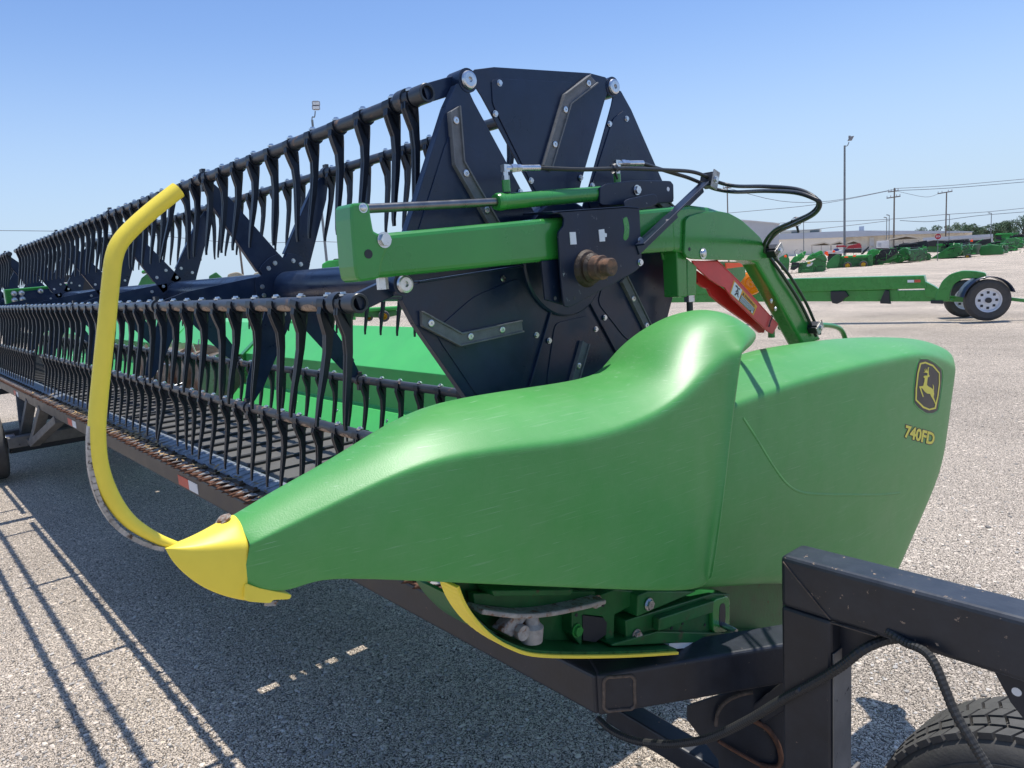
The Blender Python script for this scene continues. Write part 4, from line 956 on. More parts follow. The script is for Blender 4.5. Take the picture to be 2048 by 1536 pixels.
def rim(parent, c, r, w, m, front=-1):
    mb = MB(); ax = V((0, front, 0)); h = w / 2
    mb.lathe(c, ax, [(-h * .8, r * .60), (h * .78, r * .62), (h * .86, r * .615), (h * .80, r * .57), (h * .45, r * .53), (h * .30, r * .48), (h * .42, r * .36), (h * .46, r * .2), (h * .46, .0001)], n=48)
    o = mb.build('rim', m, parent)
    mb = MB(); 
    for i in range(8):
        a = 2 * math.pi * i / 8; p = V(c) + V((math.cos(a) * r * .40, front * (h * .40 + .002), math.sin(a) * r * .40)); t = V((-math.sin(a), 0, math.cos(a))); u = V((math.cos(a), 0, math.sin(a)))
        q = [p - t * r * .045 - u * r * .05, p + t * r * .045 - u * r * .05, p + t * r * .03 + u * r * .05, p - t * r * .03 + u * r * .05]; mb.add([x + V((0, front * .014, 0)) for x in q], [[0, 1, 2, 3] if front < 0 else [3, 2, 1, 0]])
    mb.build('rim_slot', 'decal_black', o)
    mb = MB(); p = V(c) + ax * h * .46; mb.lathe(p, ax, [(-.01, r * .16), (h * .35, r * .15), (h * .42, r * .10), (h * .42, .0001)], n=24); mb.build('hub', 'decal_black', o)
    for i in range(8):
        a = 2 * math.pi * (i + .5) / 8; bolt(V(c) + V((math.cos(a) * r * .26, front * h * .47, math.sin(a) * r * .26)), r * .022, o, d=(0, front, 0), name='wheel_nut')
    return o
WC = (-.355, 1.79, .402)
tyre(tr, WC, .400, .225); rim(tr, WC, .400, .225, 'wheel_white')
mb = MB(); mb.bar((-.395, 1.9, .38), (-.395, 3.2, .38), .07, .07); mb.build('axle', 'trailer_black', tr)
mb = MB(); mb.prism([onY(*q, 1.45) for q in ((1985, 1340), (2070, 1365), (2075, 1445), (2045, 1437), (2020, 1405))], (0, .012, 0)); gs = mb.build('fender_bracket', 'trailer_black', tr, bevel=.003)
mb = MB(); c = onY(2033, 1384, 1.449); mb.cyl(c, c + V((0, .001, 0)), .008, n=14); mb.build('hole', 'white_tag', gs)
# far axle and its A-frame
for x in (-9.0, -9.5):
    mb = MB(); mb.bx(x - .06, x + .06, .92, 3.0, .36, .47); mb.build('axle_beam', 'trailer_dusty_lit', tr, bevel=.008)
mb = MB(); mb.bx(-9.32, -9.18, .95, 3.0, .27, .35); mb.build('axle', 'trailer_black', tr, bevel=.006)
for a, b in (((41, 790), (50, 868)), ((62, 800), (50, 868)), ((88, 815), (69, 886)), ((120, 838), (69, 886))):
    mb = MB(); mb.bar(onY(*a, 1.20), onY(*b, 1.12), .07, .09, up=(0, 1, 0)); mb.build('strut', 'trailer_dusty_lit', tr, bevel=.005)
mb = MB(); a, b = onY(47, 868, 1.12), onY(70, 887, 1.12); mb.bar(a, b, .08, .05); mb.build('strut', 'trailer_dusty_lit', tr)
fw = (-9.28, .80, .36); tyre(tr, fw, .36, .22, detail=False); rim(tr, fw, .36, .22, 'wheel_white')
mb = MB(); mb.cyl((-9.28, .9, .36), (-9.28, 1.02, .36), .10, n=20); mb.build('hub', 'zinc', tr)
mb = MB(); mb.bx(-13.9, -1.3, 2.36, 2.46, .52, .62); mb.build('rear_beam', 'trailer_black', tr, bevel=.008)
for x in (-9.25, -12.5):
    mb = MB(); mb.bx(x - .05, x + .05, 1.277, 2.36, .56, .64); mb.build('cross_member', 'trailer_black', tr, bevel=.006)

# ================================================================ GROUND
me = bpy.data.meshes.new('ground'); S = 1500
me.from_pydata([(-S, -40, 0), (S, -40, 0), (S, S * 2, 0), (-S, S * 2, 0)], [], [[0, 1, 2, 3]]); me.materials.append(MATS['gravel'])
gr = bpy.data.objects.new('ground', me); COL.objects.link(gr); struct(gr)
# loose stones lying on the gravel
mb = MB(); rs = random.Random(21)
ico = bmesh.new(); bmesh.ops.create_icosphere(ico, subdivisions=1, radius=1); iv = [v.co.copy() for v in ico.verts]; iF = [[v.index for v in f.verts] for f in ico.faces]; ico.free()
for i in range(9000):
    t = rs.random()
    if t < .62: p = onZ(rs.uniform(-60, 1500), rs.uniform(960, 1640), 0)
    elif t < .85: p = onZ(rs.uniform(1650, 2110), rs.uniform(640, 1640), 0)
    else: p = onZ(rs.uniform(0, 2100), rs.uniform(700, 1500), 0)
    if p.length > 14: continue
    r = rs.choice([.003, .0035, .004, .005, .005, .006, .008]) * (1 + .8 * (rs.random() ** 6))
    if rs.random() < .012: r *= 2.2
    e = Matrix.Rotation(rs.random() * 6.28, 3, 'Z') @ Matrix.Diagonal((1.25, .85, .5))
    jit = [rs.uniform(.75, 1.2) for _ in iv]
    mb.add([V((p.x, p.y, r * .22)) + (e @ (v * j)) * r for v, j in zip(iv, jit)], iF)
stuff(mb.build('loose_stones', 'stone', None))

# ================================================================ BACKGROUND
FWD = R3 @ V((0, 0, 1))
def gp_(px, py): return onZ(px, py, 0)
class Pl:                      # an upright plane standing at ground point p, square to the line of sight (or along dirn)
    def __init__(s, p, dirn=None):
        s.p = V((p.x, p.y, 0)); f = V((p.x, p.y, 0)).normalized(); s.r = V(dirn).normalized() if dirn is not None else V((f.y, -f.x, 0)); s.n = V((-s.r.y, s.r.x, 0))
        s.d = (V((p.x, p.y, 0)) - CAM).dot(FWD); s.k = s.d / F
    def __call__(s, px, py, off=0):
        r = ray(px, py); t = (s.p + s.n * off - CAM).dot(s.n) / r.dot(s.n); return CAM + r * t
    def poly(s, pts, off=0): return [s(a, b, off) for a, b in pts]
def ground_at(px, d):          # ground point below image column px at depth d
    p = atD(px, 500, d); return V((p.x, p.y, 0))
def pr(name, m, parent, pl, pts, depth, off=0, bevel=0):
    mb = MB(); mb.prism(pl.poly(pts, off), pl.n * depth); return mb.build(name, m, parent, bevel=bevel)

# ---- green header trailer standing behind
p1, p2 = atD(1850, 575, 16.6), atD(1600, 580, 18.1); dirn = V((p1.x - p2.x, p1.y - p2.y, 0)).normalized()
pl = Pl(V((p1.x, p1.y, 0)), dirn)
bt = thing('header_trailer', 'empty green header trailer with black fenders and white wheel, parked on the gravel beyond', 'trailer', pl.p)
pr('main_beam', 'green_paint', bt, pl, [(1250, 571), (1600, 557), (1848, 551), (1854, 577), (1600, 584), (1250, 592)], .34, 0, .02)
pr('lower_beam', 'green_paint', bt, pl, [(1250, 590), (1600, 583), (1795, 579), (1802, 603), (1600, 603), (1250, 606)], .20, .06, .015)
pr('rail', 'green_paint', bt, pl, [(1795, 581), (1848, 580), (1905, 599), (1905, 603), (1800, 603)], .18, .05, .01)
pr('end_web', 'green_paint', bt, pl, [(1848, 562), (1868, 572), (1888, 586), (1890, 603), (1850, 592)], .22, .02, .01)
pr('gooseneck', 'green_paint', bt, pl, rnd([(1868, 603), (1874, 583), (1884, 562), (1900, 548), (1925, 541), (1950, 542), (1972, 546), (1973, 559), (1945, 556), (1925, 558), (1908, 568), (1900, 584), (1899, 603)], 3, .3), .22, 0, .015)
pr('reflective_tape', 'white_tag', bt, pl, [(1815, 560), (1828, 559.6), (1828, 565), (1815, 565)], .006, -.008); pr('reflective_tape', 'tape_red', bt, pl, [(1829, 559.5), (1841, 559), (1841, 564.5), (1829, 565)], .006, -.008)
for pts in ([(1661, 583), (1690, 582), (1697, 592), (1688, 597), (1684, 603), (1674, 608), (1664, 606), (1661, 596)], [(1770, 580), (1778, 582), (1779, 601), (1782, 608), (1760, 607), (1760, 602)], [(1861, 601), (1886, 601), (1886, 608), (1861, 607)], [(1232, 592), (1243, 592), (1246, 612), (1222, 614)]):
    pr('rest_bracket', 'decal_black', bt, pl, pts, .12, -.03, .01)
pr('tongue', 'green_paint', bt, pl, [(2005, 593), (2100, 604), (2100, 610), (2005, 600)], .10, .3)
pr('axle', 'green_paint', bt, pl, [(1895, 592), (1975, 596), (1975, 606), (1895, 603)], .12, .5)
def bwheel(px, py, rp, off, front):
    c = pl(px, py, off); r = rp * pl.k; wr = bpy.data.objects.new('wheel', None); COL.objects.link(wr); wr.parent = bt; wr.location = c - wloc(bt); wr.rotation_euler = (0, 0, math.atan2(dirn.y, dirn.x) + rad(19))
    h = .12; mb = MB(); mb.lathe((0, 0, 0), (0, -1, 0), [(-h, r * .6), (-h, r * .85), (-h * .8, r * .97), (-h * .5, r), (h * .5, r), (h * .8, r * .97), (h, r * .85), (h * .9, r * .58)], n=40); mb.build('tyre', 'tyre_rubber', wr, local=True)
    mb = MB(); mb.lathe((0, 0, 0), (0, -1, 0), [(h * .5, r * .60), (h * .86, r * .585), (h * .8, r * .54), (h * .4, r * .5), (h * .5, r * .3), (h * .5, .0001)], n=40); rm = mb.build('rim', 'wheel_white', wr, local=True)
    mb = MB(); mb.cyl((0, -h * .5, 0), (0, -h * 1.0, 0), r * .13, n=20)
    for i in range(8):
        a = 2 * math.pi * i / 8; mb.box((math.cos(a) * r * .37, -h * .47, math.sin(a) * r * .37), (.05, .02, .05))
    mb.build('hub', 'decal_black', wr, local=True)
    a0 = [rad(t) for t in range(18, 176, 8)] if front else [rad(t) for t in range(20, 186, 8)]
    mb = MB(); R0, R1 = r * 1.10, r * 1.14
    for q, w in ((R0, .16),):
        mb.grid([[V((q * math.cos(t), -w, q * math.sin(t))), V((q * math.cos(t), w + .16, q * math.sin(t))), V((R1 * math.cos(t), w + .16, R1 * math.sin(t))), V((R1 * math.cos(t), -w, R1 * math.sin(t)))] for t in a0], close=True)
    mb.build('fender', 'navy_paint', bt, loc=None) if False else None
    o = mb.build('fender', 'navy_paint', wr, local=True)
bwheel(1929, 597, 38, 1.15, False); bwheel(1974, 600, 39.5, .0, True)

# ---- row of green headers parked beyond the trailer
def clutter(t, pl, x0, x1, y0, y1, n, seed):
    rr = random.Random(seed)
    for nm, m, cnt in (('hydraulic_line', 'dark_far', n), ('rail', 'green_lit_far', n // 2), ('linkage', 'green_far', n // 2)):
        mb = MB()
        for i in range(cnt):
            a = pl(rr.uniform(x0, x1), rr.uniform(y0, y1), -rr.uniform(.05, .5)); b = a + pl.r * rr.gauss(0, 7) * pl.k + V((0, 0, 1)) * rr.gauss(0, 4) * pl.k + pl.n * rr.uniform(-.2, .4)
            if nm == 'hydraulic_line': mb.tube([a, a.lerp(b, .5) + V((0, 0, rr.uniform(0, 3) * pl.k)), b], .45 * pl.k, n=5, sub=4)
            else: mb.bar(a, b, rr.uniform(.5, 1.6) * pl.k, rr.uniform(.5, 1.2) * pl.k)
        stuff(mb.build(nm, m, t))
def px_len(x, y, px):
    a, b = .5, 200
    for _ in range(40):
        c = (a + b) / 2; q = R3.transposed() @ (V((x, y + c, .8)) - CAM)
        if 1024 + F * q.x / q.z < px: a = c
        else: b = c
    return a
def far_header(label, base, shield, length, m='green_far', wheel=None, reel=True, frame=True):
    p = gp_(*base); y0 = p.y
    P = [onY(a, b, y0) for a, b in shield]; xs = [q.x for q in P]; zs_ = [max(q.z, .05) for q in P]
    x0, x1, zt = min(xs), max(xs), max(zs_)
    t = thing('combine_header', label, 'combine header', (x1, y0, 0), group='green headers parked in a row')
    mb = MB(); mb.prism([V((q.x, y0, max(q.z, .05))) for q in P], (0, .45, 0)); mb.build('end_shield', m, t, bevel=.06)
    L = x1 - x0; length = px_len(x1, y0, length)
    mb = MB(); mb.prism([V((x1 - L * .30, y0 + .4, zt * .15)), V((x1 - L * .02, y0 + .4, zt * .12)), V((x1 - L * .02, y0 + .4, zt * .82)), V((x1 - L * .16, y0 + .4, zt * .86))], (0, length, 0)); bf = mb.build('back_frame', 'green_shaded_far', t)
    cpl = Pl(V((x1, y0 + .4, 0))); clutter(t, cpl, base[0] + 14, base[0] + 66, base[1] - 30, base[1] - 6, 26, int(base[0]))
    mb = MB(); mb.bx(x0 + L * .25, x1 - L * .2, y0 + .4, y0 + length, zt * .12, zt * .22); mb.build('platform', 'dark_far', t)
    if reel:
        c = V((x1 - L * .42, y0 + .4, zt * .86)); mb = MB(); r = zt * .36
        mb.cyl(c, c + V((0, length, 0)), .07, n=8)
        for k in range(6):
            a = rad(60 * k + 12); q = c + V((math.cos(a) * r, 0, math.sin(a) * r)); mb.cyl(q, q + V((0, length, 0)), .05, n=6)
            for j in range(9): mb.bar(c + V((0, length * j / 8, 0)), q + V((0, length * j / 8, 0)), .12, .03, up=(0, 1, 0))
            for j in range(int(length * 3)): mb.bar(q + V((0, j / 3, 0)), q + V((-.05, j / 3, -.42)), .04, .05, up=(0, 1, 0))
        mb.build('reel', 'dark_far', t)
        mb = MB(); mb.bar(V((x1 - L * .05, y0 + .5, zt * .92)), V((x1 - L * .7, y0 + .5, zt * .98)), .14, .18); mb.build('reel_arm', 'green_lit_far', t)
    if wheel:
        for a, b, rp in wheel:
            c = onY(a, b, y0 + .1); k = (c - CAM).dot(FWD) / F; r = rp * k
            mb = MB(); mb.lathe(c, (0, -1, 0), [(-.15, r * .6), (-.15, r * .95), (-.08, r), (.1, r), (.17, r * .92), (.17, r * .58)], n=24); w = mb.build('wheel', 'tyre_rubber', t)
            mb = MB(); mb.lathe(c, (0, -1, 0), [(.10, r * .62), (.16, r * .56), (.1, r * .3), (.12, .0001)], n=20); mb.build('rim', 'wheel_yellow', w)
    return t
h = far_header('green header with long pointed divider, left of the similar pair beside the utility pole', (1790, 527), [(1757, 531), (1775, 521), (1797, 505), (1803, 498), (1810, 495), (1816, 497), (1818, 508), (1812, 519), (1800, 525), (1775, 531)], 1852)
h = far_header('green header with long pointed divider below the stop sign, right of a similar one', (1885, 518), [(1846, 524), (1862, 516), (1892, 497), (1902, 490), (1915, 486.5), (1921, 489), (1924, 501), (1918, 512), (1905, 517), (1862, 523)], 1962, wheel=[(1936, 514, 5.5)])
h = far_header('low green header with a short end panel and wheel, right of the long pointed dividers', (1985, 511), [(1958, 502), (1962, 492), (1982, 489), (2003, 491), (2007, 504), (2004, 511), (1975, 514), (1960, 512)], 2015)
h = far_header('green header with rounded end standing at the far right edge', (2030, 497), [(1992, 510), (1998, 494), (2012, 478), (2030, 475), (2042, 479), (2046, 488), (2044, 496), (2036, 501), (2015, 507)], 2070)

def machine(name, label, cat, px, d, parts, group=None):
    pl = Pl(ground_at(px, d)); t = thing(name, label, cat, pl.p, group=group)
    for nm, m, pts, depth, off in parts: pr(nm, m, t, pl, pts, depth, off, bevel=.03)
    return t, pl
ZG = z((1560, 420), .119141); ZH = z((1800, 420), .121094)
def farwheel(t, pl, px, py, rp, off=-.1):
    c = pl(px, py, off); r = rp * pl.k; mb = MB(); mb.lathe(c, -pl.n, [(-.2, r * .6), (-.2, r * .95), (.12, r), (.2, r * .92), (.2, r * .58)], n=24); w = mb.build('wheel', 'tyre_rubber', t)
    mb = MB(); mb.lathe(c, -pl.n, [(.12, r * .62), (.19, r * .56), (.12, r * .3), (.14, .0001)], n=20); mb.build('rim', 'wheel_yellow', w)
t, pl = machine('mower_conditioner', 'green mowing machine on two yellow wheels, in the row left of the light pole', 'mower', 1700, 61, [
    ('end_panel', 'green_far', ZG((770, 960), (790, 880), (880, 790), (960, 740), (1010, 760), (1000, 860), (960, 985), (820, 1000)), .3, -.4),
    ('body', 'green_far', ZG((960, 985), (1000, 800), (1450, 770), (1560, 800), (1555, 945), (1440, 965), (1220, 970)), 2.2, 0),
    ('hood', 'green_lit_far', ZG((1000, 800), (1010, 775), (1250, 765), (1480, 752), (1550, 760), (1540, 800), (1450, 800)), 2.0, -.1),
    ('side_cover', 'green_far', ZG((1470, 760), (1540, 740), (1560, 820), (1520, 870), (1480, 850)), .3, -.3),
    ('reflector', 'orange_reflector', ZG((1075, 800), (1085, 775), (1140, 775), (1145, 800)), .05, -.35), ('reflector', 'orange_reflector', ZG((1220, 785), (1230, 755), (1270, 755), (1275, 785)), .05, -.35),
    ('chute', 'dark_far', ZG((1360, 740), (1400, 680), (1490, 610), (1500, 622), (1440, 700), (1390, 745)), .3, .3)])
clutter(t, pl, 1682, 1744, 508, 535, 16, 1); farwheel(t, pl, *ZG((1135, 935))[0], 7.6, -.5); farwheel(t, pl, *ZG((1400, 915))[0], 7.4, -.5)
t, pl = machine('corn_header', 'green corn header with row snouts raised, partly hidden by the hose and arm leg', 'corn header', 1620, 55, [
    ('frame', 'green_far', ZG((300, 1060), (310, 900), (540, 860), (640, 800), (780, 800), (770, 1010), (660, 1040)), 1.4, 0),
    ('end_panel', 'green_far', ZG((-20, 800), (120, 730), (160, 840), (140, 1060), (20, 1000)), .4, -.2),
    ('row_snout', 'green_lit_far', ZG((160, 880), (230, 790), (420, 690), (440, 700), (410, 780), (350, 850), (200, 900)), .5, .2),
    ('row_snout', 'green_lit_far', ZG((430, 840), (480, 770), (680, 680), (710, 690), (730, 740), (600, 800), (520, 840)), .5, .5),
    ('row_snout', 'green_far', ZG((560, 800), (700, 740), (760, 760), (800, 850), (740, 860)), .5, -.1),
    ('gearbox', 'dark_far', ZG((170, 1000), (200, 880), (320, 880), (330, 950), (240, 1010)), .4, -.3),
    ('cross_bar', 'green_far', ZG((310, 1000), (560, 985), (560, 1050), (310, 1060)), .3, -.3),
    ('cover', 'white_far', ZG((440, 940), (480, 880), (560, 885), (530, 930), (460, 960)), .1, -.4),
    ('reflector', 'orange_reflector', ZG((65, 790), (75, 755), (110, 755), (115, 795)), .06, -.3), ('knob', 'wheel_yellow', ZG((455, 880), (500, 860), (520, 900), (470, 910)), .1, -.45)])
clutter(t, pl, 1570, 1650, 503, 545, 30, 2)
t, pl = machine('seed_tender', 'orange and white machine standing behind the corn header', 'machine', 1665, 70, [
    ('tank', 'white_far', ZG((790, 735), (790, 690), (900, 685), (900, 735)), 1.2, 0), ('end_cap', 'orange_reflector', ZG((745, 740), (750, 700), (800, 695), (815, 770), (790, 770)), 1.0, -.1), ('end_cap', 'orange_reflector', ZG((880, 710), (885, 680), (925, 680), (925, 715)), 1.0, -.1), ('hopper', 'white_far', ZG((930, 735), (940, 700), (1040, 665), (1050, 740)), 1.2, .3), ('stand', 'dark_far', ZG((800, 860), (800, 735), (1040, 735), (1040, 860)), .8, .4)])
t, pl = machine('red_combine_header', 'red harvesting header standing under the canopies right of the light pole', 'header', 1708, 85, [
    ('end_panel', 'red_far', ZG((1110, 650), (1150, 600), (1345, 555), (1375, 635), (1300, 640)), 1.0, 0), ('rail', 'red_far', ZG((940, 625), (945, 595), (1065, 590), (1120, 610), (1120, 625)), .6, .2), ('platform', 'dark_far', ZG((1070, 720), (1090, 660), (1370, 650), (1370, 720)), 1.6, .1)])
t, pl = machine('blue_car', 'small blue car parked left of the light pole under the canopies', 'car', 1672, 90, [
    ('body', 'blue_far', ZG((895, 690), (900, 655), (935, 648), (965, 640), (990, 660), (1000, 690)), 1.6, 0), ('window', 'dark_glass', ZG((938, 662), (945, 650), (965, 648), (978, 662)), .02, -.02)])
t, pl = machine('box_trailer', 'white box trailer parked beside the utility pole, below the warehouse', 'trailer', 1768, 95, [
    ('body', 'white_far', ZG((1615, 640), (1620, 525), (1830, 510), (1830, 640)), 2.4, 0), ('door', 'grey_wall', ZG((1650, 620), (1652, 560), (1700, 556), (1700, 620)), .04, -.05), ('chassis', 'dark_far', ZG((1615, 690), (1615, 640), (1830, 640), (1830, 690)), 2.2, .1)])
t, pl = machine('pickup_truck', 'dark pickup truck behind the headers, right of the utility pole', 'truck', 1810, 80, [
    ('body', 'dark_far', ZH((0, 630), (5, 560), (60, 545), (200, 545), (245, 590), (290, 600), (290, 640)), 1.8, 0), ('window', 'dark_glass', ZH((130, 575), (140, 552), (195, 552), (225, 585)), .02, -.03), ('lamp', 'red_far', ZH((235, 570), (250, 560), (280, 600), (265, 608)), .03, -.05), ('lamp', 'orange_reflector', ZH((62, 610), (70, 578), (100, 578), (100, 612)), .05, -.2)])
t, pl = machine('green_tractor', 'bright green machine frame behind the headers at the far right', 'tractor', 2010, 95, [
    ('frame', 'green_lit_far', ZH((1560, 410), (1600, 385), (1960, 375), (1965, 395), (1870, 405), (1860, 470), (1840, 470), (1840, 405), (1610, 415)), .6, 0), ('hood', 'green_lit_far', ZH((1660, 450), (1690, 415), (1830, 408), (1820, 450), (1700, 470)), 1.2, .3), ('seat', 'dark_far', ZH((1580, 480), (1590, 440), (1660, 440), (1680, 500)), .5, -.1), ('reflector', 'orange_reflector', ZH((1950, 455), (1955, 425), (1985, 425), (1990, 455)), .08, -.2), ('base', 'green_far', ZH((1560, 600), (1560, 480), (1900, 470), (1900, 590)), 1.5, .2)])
# second rank of dark reels and green frames behind the row
t, pl = machine('combine_header', 'dark reel header behind the two long dividers, below the stop sign', 'combine header', 1880, 100, [
    ('reel', 'dark_far', ZH((440, 600), (450, 520), (560, 500), (1000, 510), (1500, 480), (1500, 500), (1000, 545), (800, 560), (640, 600)), .5, 0), ('back_frame', 'green_far', ZH((300, 700), (320, 600), (1000, 580), (1650, 520), (1650, 610), (1000, 690)), 1.5, .4)], group='green headers parked in a row')
G_ = 'green headers parked in a row'
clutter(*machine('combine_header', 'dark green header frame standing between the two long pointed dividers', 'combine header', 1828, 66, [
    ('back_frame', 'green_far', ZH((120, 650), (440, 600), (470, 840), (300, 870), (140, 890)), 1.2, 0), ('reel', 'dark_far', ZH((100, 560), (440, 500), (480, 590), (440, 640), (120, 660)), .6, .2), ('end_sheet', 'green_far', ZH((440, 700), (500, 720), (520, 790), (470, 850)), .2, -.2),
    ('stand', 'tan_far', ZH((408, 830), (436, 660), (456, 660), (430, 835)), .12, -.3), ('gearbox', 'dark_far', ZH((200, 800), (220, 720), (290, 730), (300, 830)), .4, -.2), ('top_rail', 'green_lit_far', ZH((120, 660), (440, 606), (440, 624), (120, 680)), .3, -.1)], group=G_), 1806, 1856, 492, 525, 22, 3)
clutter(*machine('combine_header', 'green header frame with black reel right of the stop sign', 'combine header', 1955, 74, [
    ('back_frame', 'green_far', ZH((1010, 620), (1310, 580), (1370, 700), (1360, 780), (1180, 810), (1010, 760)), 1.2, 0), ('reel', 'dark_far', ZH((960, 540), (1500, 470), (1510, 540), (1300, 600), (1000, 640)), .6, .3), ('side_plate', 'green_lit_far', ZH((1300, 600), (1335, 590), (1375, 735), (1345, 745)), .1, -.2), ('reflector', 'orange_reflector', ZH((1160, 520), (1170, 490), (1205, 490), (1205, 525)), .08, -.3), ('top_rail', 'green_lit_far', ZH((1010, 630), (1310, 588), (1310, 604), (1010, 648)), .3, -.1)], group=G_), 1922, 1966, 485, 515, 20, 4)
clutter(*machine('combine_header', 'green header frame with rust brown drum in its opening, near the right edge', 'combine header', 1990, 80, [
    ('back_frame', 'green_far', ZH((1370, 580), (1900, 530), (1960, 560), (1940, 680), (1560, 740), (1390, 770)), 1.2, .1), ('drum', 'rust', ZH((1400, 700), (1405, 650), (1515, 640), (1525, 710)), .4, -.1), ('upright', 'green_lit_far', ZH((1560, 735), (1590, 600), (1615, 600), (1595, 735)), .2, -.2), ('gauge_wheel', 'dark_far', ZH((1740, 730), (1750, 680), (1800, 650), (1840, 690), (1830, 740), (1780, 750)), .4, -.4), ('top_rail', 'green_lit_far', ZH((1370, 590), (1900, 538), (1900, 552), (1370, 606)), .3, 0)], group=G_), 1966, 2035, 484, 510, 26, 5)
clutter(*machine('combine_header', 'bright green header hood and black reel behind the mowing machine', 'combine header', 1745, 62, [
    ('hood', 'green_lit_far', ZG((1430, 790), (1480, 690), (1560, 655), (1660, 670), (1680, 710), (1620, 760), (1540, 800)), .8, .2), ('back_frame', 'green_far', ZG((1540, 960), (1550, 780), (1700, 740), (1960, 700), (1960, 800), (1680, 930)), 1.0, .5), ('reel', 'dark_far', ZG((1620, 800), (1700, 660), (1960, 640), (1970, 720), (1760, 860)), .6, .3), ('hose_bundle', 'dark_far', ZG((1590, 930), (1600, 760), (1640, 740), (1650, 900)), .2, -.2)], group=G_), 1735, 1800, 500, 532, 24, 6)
# ---- buildings
pl = Pl(ground_at(1740, 170)); wh = thing('warehouse', 'long beige metal warehouse with a grey roof on the skyline', 'warehouse', pl.p)
pr('wall', 'beige_wall', wh, pl, [(1540, 479), (1690, 474), (1690, 520), (1540, 520)], 30, -2)
pr('wall', 'beige_wall', wh, pl, [(1690, 473), (1944, 464), (1944, 520), (1690, 520)], 30, 0)
pr('roof', 'grey_roof', wh, pl, [(1536, 469), (1640, 464), (1720, 461), (1925, 462), (1948, 463), (1944, 465), (1800, 469), (1690, 474.5), (1536, 480)], 26, -2.4)
pr('roof_monitor', 'tan_roof', wh, pl, [(1560, 468), (1561, 461), (1640, 458), (1640, 465)], 6, 2); pr('vent_panel', 'dark_glass', wh, pl, [(1583, 467), (1583, 462), (1597, 461.5), (1597, 466.5)], .3, 1.6); pr('vent_panel', 'dark_glass', wh, pl, [(1620, 465.5), (1620, 461), (1638, 460), (1638, 465)], .3, 1.6)
pr('roof_unit', 'grey_roof', wh, pl, [(1718, 463), (1718, 453), (1728, 452), (1728, 463)], 3, 4)
pr('door', 'white_far', wh, pl, [(1739, 492), (1739, 475), (1748, 474.5), (1748, 492)], .2, -.3)
for x in range(1705, 1940, 16): pr('wall_rib', 'beige_wall', wh, pl, [(x, 500), (x, 474 - (x - 1690) * .034), (x + .5, 474 - (x - 1690) * .034), (x + .5, 500)], .15, -.2)
pl = Pl(ground_at(1515, 120)); gb = thing('office_building', 'tall grey flat roofed building half hidden by the curved green arm', 'building', pl.p)
pr('wall', 'grey_wall', gb, pl, [(1440, 437), (1495, 441), (1558, 447), (1558, 520), (1440, 520)], 20, 0); pr('parapet', 'white_far', gb, pl, [(1438, 436), (1495, 440), (1560, 446), (1560, 448), (1495, 442), (1438, 438)], 20.4, -.2)
for k, (a, b, c, lab) in enumerate((((515, 585), (740, 528), (862, 578), 'leftmost of the three small tan gabled canopies'), ((838, 572), (1000, 514), (1078, 562), 'middle one of the three small tan gabled canopies'), ((1090, 560), (1235, 498), (1372, 552), 'small tan gabled canopy nearest the right of the light pole'), ((1785, 498), (2048 + 70, 418), (2048 + 290, 462), 'widest tan canopy, standing behind the utility pole'))):
    pl = Pl(ground_at(ZG(b)[0][0], 115)); t = thing('canopy', lab, 'canopy', pl.p, group='tan canopies before the warehouse')
    A, B, C = ZG(a, b, c)
    pr('roof', 'tan_roof', t, pl, [A, B, C, (C[0], C[1] + 2.2), (B[0], B[1] + 3.4), (A[0], A[1] + 2.2)], 5, 0)
    pr('gable', 'trunk_bark', t, pl, [(A[0] + 2, A[1] + 1.6), (B[0], B[1] + 2.2), (C[0] - 2, C[1] + 1.6)], .3, .4)
    for px in (A[0] + 2, (A[0] + C[0]) / 2, C[0] - 1.5): pr('post', 'post_brown', t, pl, [(px, 520), (px, A[1] + 1), (px + .8, A[1] + 1), (px + .8, 520)], .3, .3)
pl = Pl(ground_at(1925, 130)); gw = thing('guard_wall', 'long low pale wall running along the road before the trees', 'wall', pl.p)
pr('panel', 'grey_roof', gw, pl, [(1846, 481), (1846, 475.5), (1986, 468), (1986, 474)], .4, 0); pr('base', 'grey_wall', gw, pl, [(1846, 492), (1846, 481), (1986, 474), (1986, 486)], .3, .1)
# ---- poles, lamps, wires
def pole(name, label, cat, px, d, x0, y0, x1, y1, w, m, group=None):
    p = ground_at(px, d); pl = Pl(p); a, b = pl(x0, y0), pl(x1, y1); t = thing(name, label, cat, (b.x, b.y, 0), group=group)
    mb = MB(); mb.cyl((b.x, b.y, 0), (b.x, b.y, a.z), w * pl.k * .55, w * pl.k * .42, n=14); mb.build('pole', m, t); return t, pl, V((b.x, b.y, a.z))
def floodlight(t, pl, top, elbow, head):
    mb = MB(); mb.tube([top - V((0, 0, 1.2)), pl(*elbow[0]), pl(*elbow[1]), pl(*elbow[2])], 1.1 * pl.k, n=8); mb.build('arm', 'pole_steel', t)
    cx, cy = head; mb = MB(); r = pl.r
    for s in (-1, 1):
        c = pl(cx, cy + 4.2 * s); mb.box(c, (15 * pl.k, 4.5 * pl.k, 7.2 * pl.k), (r, pl.n, V((0, 0, 1))))
    mb.box(pl(cx, cy, 2 * pl.k), (11 * pl.k, 4 * pl.k, 17 * pl.k), (r, pl.n, V((0, 0, 1)))); hd = mb.build('lamp_head', 'lamp_housing', t, bevel=.02)
    mb = MB()
    for s in (-1, 1): mb.box(pl(cx, cy + 4.2 * s, -2.3 * pl.k), (12.5 * pl.k, .4 * pl.k, 5.2 * pl.k), (r, pl.n, V((0, 0, 1))))
    mb.build('lens', 'lamp_glass', hd)
